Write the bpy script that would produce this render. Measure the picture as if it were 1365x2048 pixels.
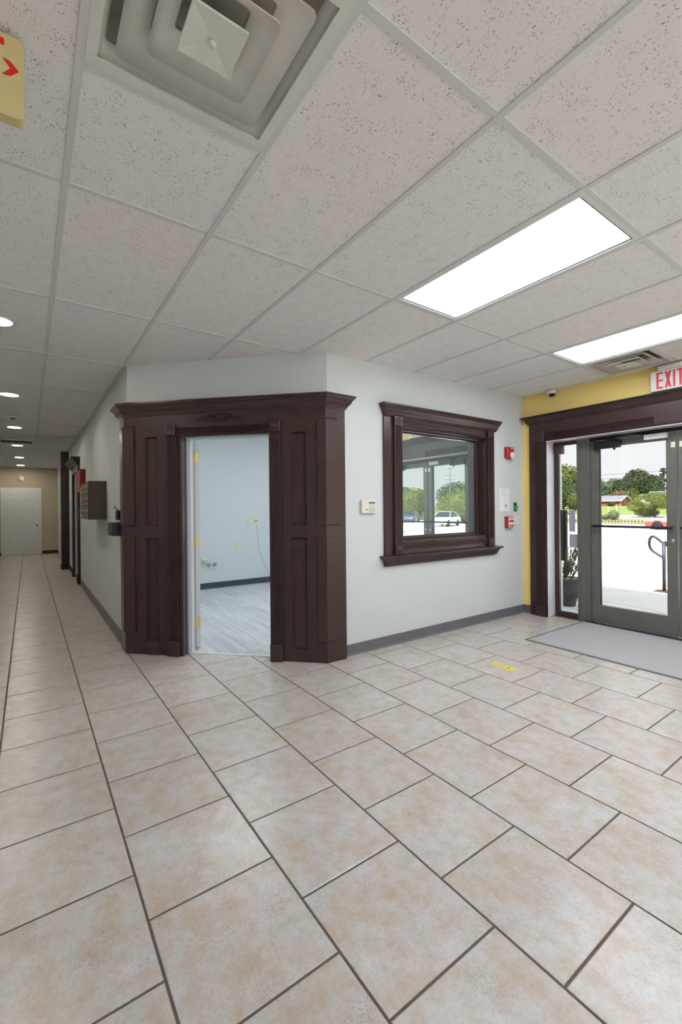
import bpy, math, random
from mathutils import Vector, Matrix
random.seed(7)
for o in list(bpy.data.objects): bpy.data.objects.remove(o)
SC = bpy.context.scene; COL = SC.collection
PI = math.pi; R2 = math.sqrt(2)

# ------------------------------------------------------------------ camera, world, sun, exposure
CAM_Z = 1.322; CEIL = 2.688
cd = bpy.data.cameras.new('camera'); cam = bpy.data.objects.new('camera', cd); COL.objects.link(cam)
cd.sensor_fit = 'HORIZONTAL'; cd.sensor_width = 24.0
cd.lens = 24.0*882.4/1365; cd.shift_y = -6.55/1365; cd.clip_start = 0.02; cd.clip_end = 2000
yaw, roll = math.radians(35.36), math.radians(-0.56)
fw = Vector((math.sin(yaw), math.cos(yaw), 0)); rt = Vector((math.cos(yaw), -math.sin(yaw), 0)); up = Vector((0,0,1))
r2_ = rt*math.cos(roll)+up*math.sin(roll); u2_ = up*math.cos(roll)-rt*math.sin(roll)
cam.matrix_world = Matrix(((r2_.x,u2_.x,-fw.x,0),(r2_.y,u2_.y,-fw.y,0),(r2_.z,u2_.z,-fw.z,CAM_Z),(0,0,0,1)))
SC.camera = cam
SC.view_settings.view_transform = 'Standard'; SC.view_settings.look = 'None'
SC.view_settings.gamma = 1.0; SC.view_settings.use_curve_mapping = False
SC.view_settings.exposure = 0.0
cy = SC.cycles
cy.max_bounces = 6; cy.use_light_tree = False; cy.diffuse_bounces = 4; cy.glossy_bounces = 3; cy.transmission_bounces = 4; cy.transparent_max_bounces = 8
cy.caustics_reflective = False; cy.caustics_refractive = False; cy.use_adaptive_sampling = True; cy.adaptive_threshold = .05; cy.adaptive_min_samples = 16
PANEL_L, DOWN_L, OFFICE_FILL_L, SKY_L, SUN_L = 14.0, 104.0, 12.0, 1.05, 12.0

world = bpy.data.worlds.new('overcast_sky'); SC.world = world; world.use_nodes = True
nt = world.node_tree; bg = nt.nodes['Background']
tc = nt.nodes.new('ShaderNodeTexCoord'); nz = nt.nodes.new('ShaderNodeTexNoise'); cr = nt.nodes.new('ShaderNodeValToRGB')
nz.inputs['Scale'].default_value = 2.2; nz.inputs['Detail'].default_value = 5
cr.color_ramp.elements[0].position = .35; cr.color_ramp.elements[0].color = (.95,.96,.985,1)
cr.color_ramp.elements[1].position = .65; cr.color_ramp.elements[1].color = (1,1,1,1)
nt.links.new(tc.outputs['Generated'], nz.inputs['Vector']); nt.links.new(nz.outputs['Fac'], cr.inputs['Fac'])
nt.links.new(cr.outputs['Color'], bg.inputs['Color']); bg.inputs['Strength'].default_value = SKY_L
sd = bpy.data.lights.new('sun', 'SUN'); sun = bpy.data.objects.new('sun', sd); COL.objects.link(sun)
sd.energy = SUN_L; sd.angle = math.radians(4); sd.color = (1,.99,.99)
sun.rotation_euler = Vector((.50,.16,-.82)).to_track_quat('-Z','Y').to_euler(); sun.location = (-20,-5,40)

# ------------------------------------------------------------------ materials
def lin(c): return tuple(((v/255)/12.92 if v/255 <= .04045 else ((v/255+.055)/1.055)**2.4) for v in c)
MATS = {}
def mat(name, rgb, rough=.6, metal=0.0, spec=.5, vary=.0, vscale=8.0, bump=0.0, bscale=60.0, emit=None):
    """principled material; rgb in sRGB 0-255; optional procedural mottling and relief"""
    m = bpy.data.materials.new(name); m.use_nodes = True; n = m.node_tree; b = n.nodes['Principled BSDF']
    c = lin(rgb); b.inputs['Base Color'].default_value = (*c,1); b.inputs['Roughness'].default_value = rough
    b.inputs['Metallic'].default_value = metal; b.inputs['Specular IOR Level'].default_value = spec
    t = n.nodes.new('ShaderNodeTexCoord')
    if vary:
        z = n.nodes.new('ShaderNodeTexNoise'); z.inputs['Scale'].default_value = vscale; z.inputs['Detail'].default_value = 2
        r = n.nodes.new('ShaderNodeValToRGB'); r.color_ramp.elements[0].position=.3; r.color_ramp.elements[1].position=.7
        r.color_ramp.elements[0].color = (*[v*(1-vary) for v in c],1); r.color_ramp.elements[1].color = (*[min(1,v*(1+vary)) for v in c],1)
        n.links.new(t.outputs['Object'], z.inputs['Vector']); n.links.new(z.outputs['Fac'], r.inputs['Fac']); n.links.new(r.outputs['Color'], b.inputs['Base Color'])
    if bump:
        z = n.nodes.new('ShaderNodeTexNoise'); z.inputs['Scale'].default_value = bscale; z.inputs['Detail'].default_value = 1
        p = n.nodes.new('ShaderNodeBump'); p.inputs['Strength'].default_value = bump; p.inputs['Distance'].default_value = .01
        n.links.new(t.outputs['Object'], z.inputs['Vector']); n.links.new(z.outputs['Fac'], p.inputs['Height']); n.links.new(p.outputs['Normal'], b.inputs['Normal'])
    if emit:
        b.inputs['Emission Color'].default_value = (*lin(emit[0]),1); b.inputs['Emission Strength'].default_value = emit[1]
    MATS[name] = m; return m
def ramp(n, pts):
    r = n.nodes.new('ShaderNodeValToRGB'); e = r.color_ramp.elements
    while len(e) < len(pts): e.new(.5)
    for k,(p,c) in enumerate(pts): e[k].position = p; e[k].color = (*c,1) if len(c)==3 else c
    return r
def objcoord(n, seedscale=20.0):
    """object coordinates shifted by the object's own random number, so alike pieces differ"""
    t = n.nodes.new('ShaderNodeTexCoord'); i = n.nodes.new('ShaderNodeObjectInfo'); c = n.nodes.new('ShaderNodeCombineXYZ')
    m = n.nodes.new('ShaderNodeMath'); m.operation='MULTIPLY'; m.inputs[1].default_value = seedscale
    n.links.new(i.outputs['Random'], m.inputs[0])
    for k in range(3): n.links.new(m.outputs[0], c.inputs[k])
    a = n.nodes.new('ShaderNodeVectorMath'); a.operation='ADD'
    n.links.new(t.outputs['Object'], a.inputs[0]); n.links.new(c.outputs[0], a.inputs[1])
    return a.outputs[0], i.outputs['Random']
def noise(n, vec, scale, detail=4, rough=.55):
    z = n.nodes.new('ShaderNodeTexNoise'); z.noise_dimensions = '2D'; z.inputs['Scale'].default_value=scale; z.inputs['Detail'].default_value=detail; z.inputs['Roughness'].default_value=rough
    n.links.new(vec, z.inputs['Vector']); return z.outputs['Fac']
def mixc(n, fac, a, b, mode='MIX'):
    m = n.nodes.new('ShaderNodeMix'); m.data_type='RGBA'; m.blend_type=mode
    for sock, v in ((m.inputs[0],fac),(m.inputs[6],a),(m.inputs[7],b)):
        if hasattr(v,'is_output'): n.links.new(v, sock)
        elif isinstance(v,(int,float)): sock.default_value = v
        else: sock.default_value = (*v,1)
    return m.outputs[2]
def vscale(n, vec, s):
    m = n.nodes.new('ShaderNodeVectorMath'); m.operation='MULTIPLY'; m.inputs[1].default_value = s
    n.links.new(vec, m.inputs[0]); return m.outputs[0]
def base(name, rough):
    m = bpy.data.materials.new(name); m.use_nodes=True; n=m.node_tree; b=n.nodes['Principled BSDF']; b.inputs['Roughness'].default_value=rough
    MATS[name]=m; return m,n,b

def mk_tile():
    m,n,b = base('porcelain_tile', .28)
    v,rnd = objcoord(n)
    big = noise(n, v, 5.0, 4, .62); mid = noise(n, v, 16, 3, .6); fine = noise(n, v, 210, 2, .6); grain = noise(n, v, 70, 3, .7); patch = noise(n, v, 6.5, 1, .5)
    c1 = ramp(n, [(.30,lin((190,171,152))),(.44,lin((204,193,180))),(.56,lin((203,200,197))),(.70,lin((216,211,206)))]); n.links.new(big, c1.inputs[0])
    c2 = ramp(n, [(.32,lin((198,176,154))),(.5,lin((206,199,190))),(.68,lin((212,212,211)))]); n.links.new(mid, c2.inputs[0])
    c = mixc(n, .5, c1.outputs[0], c2.outputs[0])
    sp = ramp(n, [(.60,(0,0,0)),(.72,(1,1,1))]); n.links.new(fine, sp.inputs[0])
    pm = ramp(n, [(.50,(.04,.04,.04)),(.72,(1,1,1))]); n.links.new(patch, pm.inputs[0])
    f = mixc(n, 1.0, sp.outputs[0], pm.outputs[0], 'MULTIPLY')
    f2 = mixc(n, 1.0, f, (.8,.8,.8), 'MULTIPLY')
    c = mixc(n, f2, c, lin((96,80,68)))
    gr = ramp(n, [(.30,(.86,.84,.81)),(.55,(1,1,1))]); n.links.new(grain, gr.inputs[0]); c = mixc(n, .8, c, gr.outputs[0], 'MULTIPLY')
    tone = ramp(n, [(0,(.95,.94,.93)),(1,(1,1,1))]); n.links.new(rnd, tone.inputs[0])
    c = mixc(n, 1.0, c, tone.outputs[0], 'MULTIPLY'); n.links.new(c, b.inputs['Base Color'])
    p = n.nodes.new('ShaderNodeBump'); p.inputs['Strength'].default_value=.12; p.inputs['Distance'].default_value=.004
    n.links.new(mid, p.inputs['Height']); n.links.new(p.outputs['Normal'], b.inputs['Normal'])
    b.inputs['Specular IOR Level'].default_value = .55
mk_tile()
def mk_acoustic():
    m,n,b = base('acoustic_tile', .92)
    v,rnd = objcoord(n)
    warp = n.nodes.new('ShaderNodeTexNoise'); warp.noise_dimensions='2D'; warp.inputs['Detail'].default_value=1; warp.inputs['Scale'].default_value = 35; n.links.new(v, warp.inputs['Vector'])
    add = n.nodes.new('ShaderNodeVectorMath'); add.operation='MULTIPLY_ADD'; add.inputs[1].default_value=(.02,.02,.02)
    n.links.new(warp.outputs['Color'], add.inputs[0]); n.links.new(v, add.inputs[2])
    def pits(sc, lo, hi):
        vo = n.nodes.new('ShaderNodeTexVoronoi'); vo.voronoi_dimensions='2D'; vo.inputs['Scale'].default_value = 1.0; vo.inputs['Randomness'].default_value=1
        n.links.new(vscale(n, add.outputs[0], sc), vo.inputs['Vector'])
        r = ramp(n, [(lo,(1,1,1)),(hi,(0,0,0))]); n.links.new(vo.outputs['Distance'], r.inputs[0])
        k = n.nodes.new('ShaderNodeMath'); k.operation='GREATER_THAN'; k.inputs[1].default_value=.66; n.links.new(vo.outputs['Color'], k.inputs[0])
        return mixc(n, 1.0, r.outputs[0], k.outputs[0], 'MULTIPLY')
    a = pits((125,50,40), .13,.21); c_ = pits((54,130,40), .11,.19); d = pits((190,170,50),.13,.20)
    s = mixc(n, 1.0, a, c_, 'LIGHTEN'); s = mixc(n, 1.0, s, d, 'LIGHTEN')
    cl = ramp(n, [(.36,(.15,.15,.15)),(.62,(.9,.9,.9))]); n.links.new(noise(n, v, 14, 1), cl.inputs[0])
    s = mixc(n, 1.0, s, cl.outputs[0], 'MULTIPLY')
    tone = ramp(n, [(0,lin((242,238,236))),(.5,lin((243,241,240))),(1,lin((245,239,236)))]); n.links.new(rnd, tone.inputs[0])
    c = mixc(n, s, tone.outputs[0], lin((138,122,110))); n.links.new(c, b.inputs['Base Color'])
    p = n.nodes.new('ShaderNodeBump'); p.invert=True; p.inputs['Strength'].default_value=.35; p.inputs['Distance'].default_value=.003
    n.links.new(s, p.inputs['Height']); n.links.new(p.outputs['Normal'], b.inputs['Normal'])
mk_acoustic()
def mk_plank():
    m,n,b = base('vinyl_plank', .5)
    v,rnd = objcoord(n, 30)
    g = noise(n, vscale(n, v, (22,1.4,1)), 1.0, 6, .6); g2 = noise(n, vscale(n, v, (90,5,1)), 1.0, 3)
    c1 = ramp(n, [(.3,lin((196,198,202))),(.5,lin((214,217,220))),(.7,lin((228,230,232)))]); n.links.new(g, c1.inputs[0])
    c2 = ramp(n, [(.35,(.9,.9,.9)),(.6,(1,1,1))]); n.links.new(g2, c2.inputs[0])
    c = mixc(n, 1.0, c1.outputs[0], c2.outputs[0], 'MULTIPLY')
    tone = ramp(n, [(0,(.84,.84,.85)),(.3,(.95,.95,.95)),(1,(1,1,1))]); n.links.new(rnd, tone.inputs[0])
    n.links.new(mixc(n, 1.0, c, tone.outputs[0], 'MULTIPLY'), b.inputs['Base Color'])
mk_plank()
def mk_mat():
    m,n,b = base('ribbed_carpet_mat', .95)
    t = n.nodes.new('ShaderNodeTexCoord'); w = n.nodes.new('ShaderNodeTexWave'); w.bands_direction='X'; w.inputs['Scale'].default_value=28; w.inputs['Distortion'].default_value=1.5; w.inputs['Detail Scale'].default_value=8
    n.links.new(t.outputs['Object'], w.inputs['Vector']); f = noise(n, t.outputs['Object'], 160, 3)
    c1 = ramp(n, [(.2,lin((178,175,175))),(.8,lin((208,205,204)))]); n.links.new(w.outputs['Fac'], c1.inputs[0])
    c2 = ramp(n, [(.3,(.82,.82,.82)),(.7,(1,1,1))]); n.links.new(f, c2.inputs[0])
    n.links.new(mixc(n,1.0,c1.outputs[0],c2.outputs[0],'MULTIPLY'), b.inputs['Base Color'])
    p = n.nodes.new('ShaderNodeBump'); p.inputs['Strength'].default_value=.6; p.inputs['Distance'].default_value=.004
    n.links.new(w.outputs['Fac'], p.inputs['Height']); n.links.new(p.outputs['Normal'], b.inputs['Normal'])
mk_mat()
def mk_glass(name, tint, refl, body=None, body_mix=0.0):
    m = bpy.data.materials.new(name); m.use_nodes=True; n=m.node_tree; n.nodes.clear()
    o = n.nodes.new('ShaderNodeOutputMaterial'); g = n.nodes.new('ShaderNodeBsdfGlossy'); g.inputs['Roughness'].default_value=0.0
    mx = n.nodes.new('ShaderNodeMixShader')
    if body is None:
        a = n.nodes.new('ShaderNodeBsdfTransparent'); a.inputs['Color'].default_value=(*tint,1)
        lw = n.nodes.new('ShaderNodeLayerWeight'); pw = n.nodes.new('ShaderNodeMath'); pw.operation='POWER'; pw.inputs[1].default_value=4
        ma = n.nodes.new('ShaderNodeMath'); ma.operation='MULTIPLY_ADD'; ma.inputs[1].default_value=.6; ma.inputs[2].default_value=.03
        n.links.new(lw.outputs['Facing'], pw.inputs[0]); n.links.new(pw.outputs[0], ma.inputs[0]); n.links.new(ma.outputs[0], mx.inputs[0])
    else:
        a = n.nodes.new('ShaderNodeBsdfDiffuse'); a.inputs['Color'].default_value=(*body,1); mx.inputs[0].default_value=refl
        g.inputs['Color'].default_value=(*tint,1)
    n.links.new(a.outputs[0], mx.inputs[1]); n.links.new(g.outputs[0], mx.inputs[2]); n.links.new(mx.outputs[0], o.inputs[0])
    MATS[name]=m
mk_glass('clear_glass', (.965,.975,.97), 0)
mk_glass('mirrored_glass', (.90,.99,.97), .70, body=(.30,.38,.36))
def mk_emit(name, rgb, s):
    m = bpy.data.materials.new(name); m.use_nodes=True; n=m.node_tree; n.nodes.clear()
    o=n.nodes.new('ShaderNodeOutputMaterial'); e=n.nodes.new('ShaderNodeEmission'); e.inputs[0].default_value=(*rgb,1); e.inputs[1].default_value=s
    n.links.new(e.outputs[0], o.inputs[0]); MATS[name]=m
mk_emit('lit_lens', (.90,.96,1.06), PANEL_L); mk_emit('lit_downlight', (1,.93,.83), DOWN_L); mk_emit('office_fill_lens', (.86,.94,1), OFFICE_FILL_L)
def mk_leaf(name, c1, c2):
    m,n,b = base(name, .7)
    t = n.nodes.new('ShaderNodeNewGeometry'); r = ramp(n, [(0,lin(c1)),(1,lin(c2))]); n.links.new(t.outputs['Random Per Island'], r.inputs[0])
    n.links.new(r.outputs[0], b.inputs['Base Color']); b.inputs['Specular IOR Level'].default_value=.2
mk_leaf('leaf_dark', (40,54,32), (84,100,58)); mk_leaf('leaf_mid', (60,76,38), (116,128,66)); mk_leaf('leaf_light', (84,98,44), (138,142,72))
mk_leaf('leaf_grey', (78,92,74), (124,134,104)); mk_leaf('leaf_pine', (56,68,60), (88,98,84)); mk_leaf('leaf_rust', (96,76,58), (130,108,80)); mk_leaf('leaf_juniper', (66,76,48), (136,142,98))
mk_leaf('leaf_pink', (150,90,84), (190,140,120))

M = MATS
mat('sage_wall', (214,218,215), .75, vary=.012, vscale=3, bump=.05, bscale=180)
mat('hall_end_wall', (184,174,148), .75, vary=.012, vscale=3)
mat('yellow_wall', (255,224,138), .75, vary=.015, vscale=3, bump=.05, bscale=180)
mat('office_wall', (222,229,232), .8, vary=.01, vscale=2)
mat('exterior_wall', (235,235,232), .8, vary=.03, vscale=4)
mat('brown_paint', (66,47,44), .28, spec=.5, vary=.10, vscale=5, bump=.06, bscale=40)
mat('dark_brown', (44,30,28), .5, vary=.12, vscale=9)
mat('grey_vinyl', (112,110,112), .5, vary=.06, vscale=6)
mat('blue_grey_vinyl', (62,78,86), .55, vary=.05, vscale=6)
mat('black_vinyl', (34,30,28), .55, vary=.08)
mat('grout', (104,94,88), .9, vary=.15, vscale=14)
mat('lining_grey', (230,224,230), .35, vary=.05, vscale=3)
mat('grid_metal', (216,219,217), .55, vary=.01)
mat('white_metal', (228,226,220), .45, vary=.015)
mat('aged_white', (228,224,216), .5, vary=.06, vscale=7)
mat('throat_grey', (150,144,132), .7, vary=.2, vscale=9)
mat('dark_gap', (60,60,62), .7, vary=.1)
mat('white_door', (226,226,224), .45, vary=.012)
mat('grey_white_jamb', (196,202,212), .5, vary=.02)
mat('brass', (230,214,158), .4, .35, vary=.06, vscale=60)
mat('chrome', (190,192,194), .22, 1.0, vary=.04)
mat('bronze_aluminium', (114,114,106), .42, .25, vary=.08, vscale=10)
mat('dark_metal', (40,38,38), .42, .4, vary=.1)
mat('black_plastic', (22,22,23), .4, vary=.12)
mat('smoked_dome', (14,14,16), .1, vary=.1)
mat('red_plastic', (186,30,34), .4, vary=.05)
mat('dark_red', (128,22,26), .5, vary=.1)
mat('red_letter', (226,52,52), .5, vary=.03)
mat('bright_red', (222,24,22), .5, vary=.04)
mat('cream_plastic', (214,196,140), .45, vary=.06, vscale=8)
mat('ivory_plastic', (232,228,210), .45, vary=.02)
mat('pale_yellow_plastic', (230,228,190), .45, vary=.02)
mat('paper', (238,238,234), .8, vary=.015, vscale=20)
mat('grey_ink', (160,160,160), .8, vary=.1)
mat('black_ink', (30,30,32), .7, vary=.1)
mat('pink_ink', (226,120,140), .7, vary=.05)
mat('lcd', (84,108,118), .3, vary=.05)
mat('green_button', (10,150,70), .3, vary=.05, emit=((20,200,100),.25))
mat('green_card', (96,176,120), .7, vary=.05)
mat('yellow_sticker', (236,214,96), .6, vary=.05, vscale=14)
mat('mailbox_brown', (84,70,60), .45, .2, vary=.08)
mat('grey_sticker', (168,170,174), .7, vary=.02)
mat('concrete', (236,237,238), .9, vary=.05, vscale=1.5, bump=.1, bscale=30)
mat('lot_asphalt', (228,226,222), .9, vary=.04, vscale=.4)
mat('grass', (112,126,54), .95, vary=.22, vscale=.35, bump=.3, bscale=6)
mat('dry_grass', (126,130,86), .95, vary=.2, vscale=.6)
mat('road', (150,148,146), .9, vary=.05, vscale=.2)
mat('pot_grey', (66,66,72), .6, vary=.06)
mat('gravel', (190,172,158), .9, vary=.25, vscale=60)
mat('bark', (96,82,70), .9, vary=.25, vscale=12)
mat('pole_wood', (128,122,118), .85, vary=.15, vscale=8)
mat('brick', (146,84,62), .85, vary=.12, vscale=3)
mat('shingle', (108,112,120), .9, vary=.1, vscale=2)
mat('trim_white', (236,236,232), .6, vary=.01)
mat('window_dark', (110,124,132), .2, vary=.1)
mat('car_red', (156,72,66), .25, .1, vary=.03)
mat('car_white', (236,238,240), .25, .1, vary=.01)
mat('car_silver', (128,126,134), .25, .3, vary=.02)
mat('car_blue', (70,92,124), .25, .3, vary=.02)
mat('car_glass', (40,46,52), .08, vary=.1)
mat('tyre', (26,26,28), .8, vary=.1)
mat('rust', (92,62,48), .85, vary=.2, vscale=20)
mat('rail_paint', (54,52,64), .4, .2, vary=.1)
mat('white_pvc', (238,238,234), .4, vary=.01)

# ------------------------------------------------------------------ mesh helpers
class MB:
    """collects faces, then links them as ONE mesh object"""
    def __init__(s): s.v=[]; s.f=[]
    def add(s, vs, fs):
        k=len(s.v); s.v += [tuple(v) for v in vs]; s.f += [tuple(i+k for i in f) for f in fs]; return s
    def box(s, x0,x1,y0,y1,z0,z1):
        return s.add([(x0,y0,z0),(x1,y0,z0),(x1,y1,z0),(x0,y1,z0),(x0,y0,z1),(x1,y0,z1),(x1,y1,z1),(x0,y1,z1)],
                     [(0,3,2,1),(4,5,6,7),(0,1,5,4),(1,2,6,5),(2,3,7,6),(3,0,4,7)])
    def bbox(s, x0,x1,y0,y1,z0,z1,b=.004):
        """box with every edge chamfered"""
        X=(x0,x0+b,x1-b,x1); Y=(y0,y0+b,y1-b,y1); Z=(z0,z0+b,z1-b,z1)
        vs=[];ix={}
        for sx in (0,1):
            for sy in (0,1):
                for sz in (0,1):
                    for ax in range(3):
                        p=[ (X[0] if not sx else X[3]) if ax==0 else (X[1] if not sx else X[2]),
                            (Y[0] if not sy else Y[3]) if ax==1 else (Y[1] if not sy else Y[2]),
                            (Z[0] if not sz else Z[3]) if ax==2 else (Z[1] if not sz else Z[2])]
                        ix[(sx,sy,sz,ax)]=len(vs); vs.append(p)
        fs=[]
        def q(*k): fs.append(tuple(ix[i] for i in k))
        for a in (0,1):
            k=[(a,0,0,0),(a,1,0,0),(a,1,1,0),(a,0,1,0)]; q(*(k if a else k[::-1]))
            k=[(0,a,0,1),(0,a,1,1),(1,a,1,1),(1,a,0,1)]; q(*(k if a else k[::-1]))
            k=[(0,0,a,2),(1,0,a,2),(1,1,a,2),(0,1,a,2)]; q(*(k if a else k[::-1]))
        for a in (0,1):
            for c in (0,1):
                q((a,c,0,0),(a,c,1,0),(a,c,1,1),(a,c,0,1)); q((a,0,c,0),(a,1,c,0),(a,1,c,2),(a,0,c,2)); q((0,a,c,1),(1,a,c,1),(1,a,c,2),(0,a,c,2))
        for a in (0,1):
            for c in (0,1):
                for e in (0,1): q((a,c,e,0),(a,c,e,1),(a,c,e,2))
        return s.add(vs,fs)
    def prism(s, poly, z0, z1):
        n=len(poly); vs=[(p[0],p[1],z0) for p in poly]+[(p[0],p[1],z1) for p in poly]
        return s.add(vs,[tuple(range(n))[::-1],tuple(range(n,2*n))]+[(i,(i+1)%n,n+(i+1)%n,n+i) for i in range(n)])
    def extr(s, poly, axis, a0, a1):
        """polygon given in the two other axes, extruded along axis"""
        def P(u,v,w): return {'x':(w,u,v),'y':(u,w,v),'z':(u,v,w)}[axis]
        n=len(poly); vs=[P(p[0],p[1],a0) for p in poly]+[P(p[0],p[1],a1) for p in poly]
        return s.add(vs,[tuple(range(n))[::-1],tuple(range(n,2*n))]+[(i,(i+1)%n,n+(i+1)%n,n+i) for i in range(n)])
    def sweep(s, path, prof):
        """profile [(outward, z)] swept along a plan polyline with mitres; outward = left of travel"""
        n=len(path); m=len(prof); vs=[]
        nrm=[]
        for i in range(n-1):
            dx,dy=path[i+1][0]-path[i][0],path[i+1][1]-path[i][1]; l=math.hypot(dx,dy); nrm.append((-dy/l,dx/l))
        for i in range(n):
            if i==0: mx,my=nrm[0]
            elif i==n-1: mx,my=nrm[-1]
            else:
                ax,ay=nrm[i-1]; bx,by=nrm[i]; k=1+ax*bx+ay*by; mx,my=(ax+bx)/k,(ay+by)/k
            for o,z in prof: vs.append((path[i][0]+mx*o,path[i][1]+my*o,z))
        fs=[(i*m+j,i*m+(j+1)%m,(i+1)*m+(j+1)%m,(i+1)*m+j) for i in range(n-1) for j in range(m)]
        fs += [tuple(range(m))[::-1], tuple((n-1)*m+j for j in range(m))]
        return s.add(vs,fs)
    def lathe(s, prof, c=(0,0,0), axis='z', n=24):
        """profile [(r, h)] turned round an axis through c"""
        vs=[]; m=len(prof)
        for k in range(n):
            a=2*PI*k/n
            for r,h in prof:
                u,v=r*math.cos(a),r*math.sin(a)
                p={'z':(u,v,h),'x':(h,u,v),'y':(u,h,v)}[axis]; vs.append((p[0]+c[0],p[1]+c[1],p[2]+c[2]))
        fs=[(k*m+j,((k+1)%n)*m+j,((k+1)%n)*m+j+1,k*m+j+1) for k in range(n) for j in range(m-1)]
        if prof[0][0]>1e-6: fs.append(tuple(k*m for k in range(n)))
        if prof[-1][0]>1e-6: fs.append(tuple(k*m+m-1 for k in range(n))[::-1])
        return s.add(vs,fs)
    def tube(s, pts, r, n=8):
        """round bar along points; r a number or one radius per point"""
        pts=[Vector(p) for p in pts]; rs=r if isinstance(r,(list,tuple)) else [r]*len(pts); vs=[]; ref=None
        for i,p in enumerate(pts):
            d=(pts[min(i+1,len(pts)-1)]-pts[max(i-1,0)]).normalized()
            if ref is None: ref = d.orthogonal().normalized()
            ref=(ref-d*ref.dot(d)).normalized(); b=d.cross(ref)
            for k in range(n):
                a=2*PI*k/n; vs.append(p+(ref*math.cos(a)+b*math.sin(a))*rs[i])
        m=len(pts)
        fs=[(i*n+k,i*n+(k+1)%n,(i+1)*n+(k+1)%n,(i+1)*n+k) for i in range(m-1) for k in range(n)]+[tuple(range(n))[::-1],tuple((m-1)*n+k for k in range(n))]
        return s.add(vs,fs)
    def ball(s, c, rx, ry, rz, n=8, m=6):
        vs=[]; fs=[]
        for i in range(m+1):
            t=PI*i/m
            for k in range(n):
                a=2*PI*k/n; vs.append((c[0]+rx*math.sin(t)*math.cos(a),c[1]+ry*math.sin(t)*math.sin(a),c[2]+rz*math.cos(t)))
        fs=[(i*n+k,(i+1)*n+k,(i+1)*n+(k+1)%n,i*n+(k+1)%n) for i in range(m) for k in range(n)]
        return s.add(vs,fs)
    def mesh(s, name, smooth=False):
        me=bpy.data.meshes.new(name); me.from_pydata(s.v,[],s.f); me.validate(); me.update()
        import bmesh
        bm=bmesh.new(); bm.from_mesh(me); bmesh.ops.remove_doubles(bm,verts=bm.verts,dist=1e-6)
        if smooth!='leaf': bmesh.ops.recalc_face_normals(bm,faces=bm.faces)
        bm.to_mesh(me); bm.free()
        if smooth is True: me.polygons.foreach_set('use_smooth',[True]*len(me.polygons)); 
        return me
    def build(s, name, m, parent=None, smooth=False, loc=(0,0,0), rz=0, label=None):
        o=bpy.data.objects.new(name, s.mesh(name,smooth)); COL.objects.link(o); o.data.materials.append(M[m])
        o.location=loc; o.rotation_euler=(0,0,rz)
        if parent: o.parent=parent
        if label: o['label']=label
        return o
def smooth_path(p, k=4):
    """Catmull-Rom through the points"""
    p=[Vector(q) for q in p]; out=[]
    for i in range(len(p)-1):
        a,b,c,d=p[max(i-1,0)],p[i],p[i+1],p[min(i+2,len(p)-1)]
        for j in range(k):
            t=j/k; out.append(.5*((2*b)+(c-a)*t+(2*a-5*b+4*c-d)*t*t+(3*b-a-3*c+d)*t**3))
    return out+[p[-1]]
def tag(o, label, cat, group=None):
    o['label']=label; o['category']=cat
    if group: o['group']=group
    return o
def thing(name, label, cat, loc=(0,0,0), rz=0, group=None):
    o=bpy.data.objects.new(name,None); COL.objects.link(o); o.location=loc; o.rotation_euler=(0,0,rz); o.empty_display_size=.1
    return tag(o,label,cat,group)
def struct(o, label=None):
    o['kind']='structure'
    if label: o['label']=label
    return o
def sroot(name, loc=(0,0,0), rz=0, label=None):
    o=bpy.data.objects.new(name,None); COL.objects.link(o); o.location=loc; o.rotation_euler=(0,0,rz); o.empty_display_size=.1
    return struct(o,label)
def link_mesh(name, me, m, parent, loc, rz=0):
    o=bpy.data.objects.new(name,me); COL.objects.link(o); o.parent=parent; o.location=loc; o.rotation_euler=(0,0,rz)
    if not me.materials: me.materials.append(M[m])
    return o
def copy_tree(o, parent=None):
    c=o.copy(); COL.objects.link(c); c.parent=parent
    for ch in o.children: copy_tree(ch,c)
    return c
def clip(poly, a, b, c):
    """keep a*x+b*y<=c"""
    out=[]
    for i in range(len(poly)):
        p,q=poly[i],poly[(i+1)%len(poly)]; dp,dq=a*p[0]+b*p[1]-c,a*q[0]+b*q[1]-c
        if dp<=0: out.append(p)
        if dp*dq<0:
            t=dp/(dp-dq); out.append((p[0]+t*(q[0]-p[0]),p[1]+t*(q[1]-p[1])))
    return out
def area(p): return abs(sum(p[i][0]*p[(i+1)%len(p)][1]-p[(i+1)%len(p)][0]*p[i][1] for i in range(len(p))))/2

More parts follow.
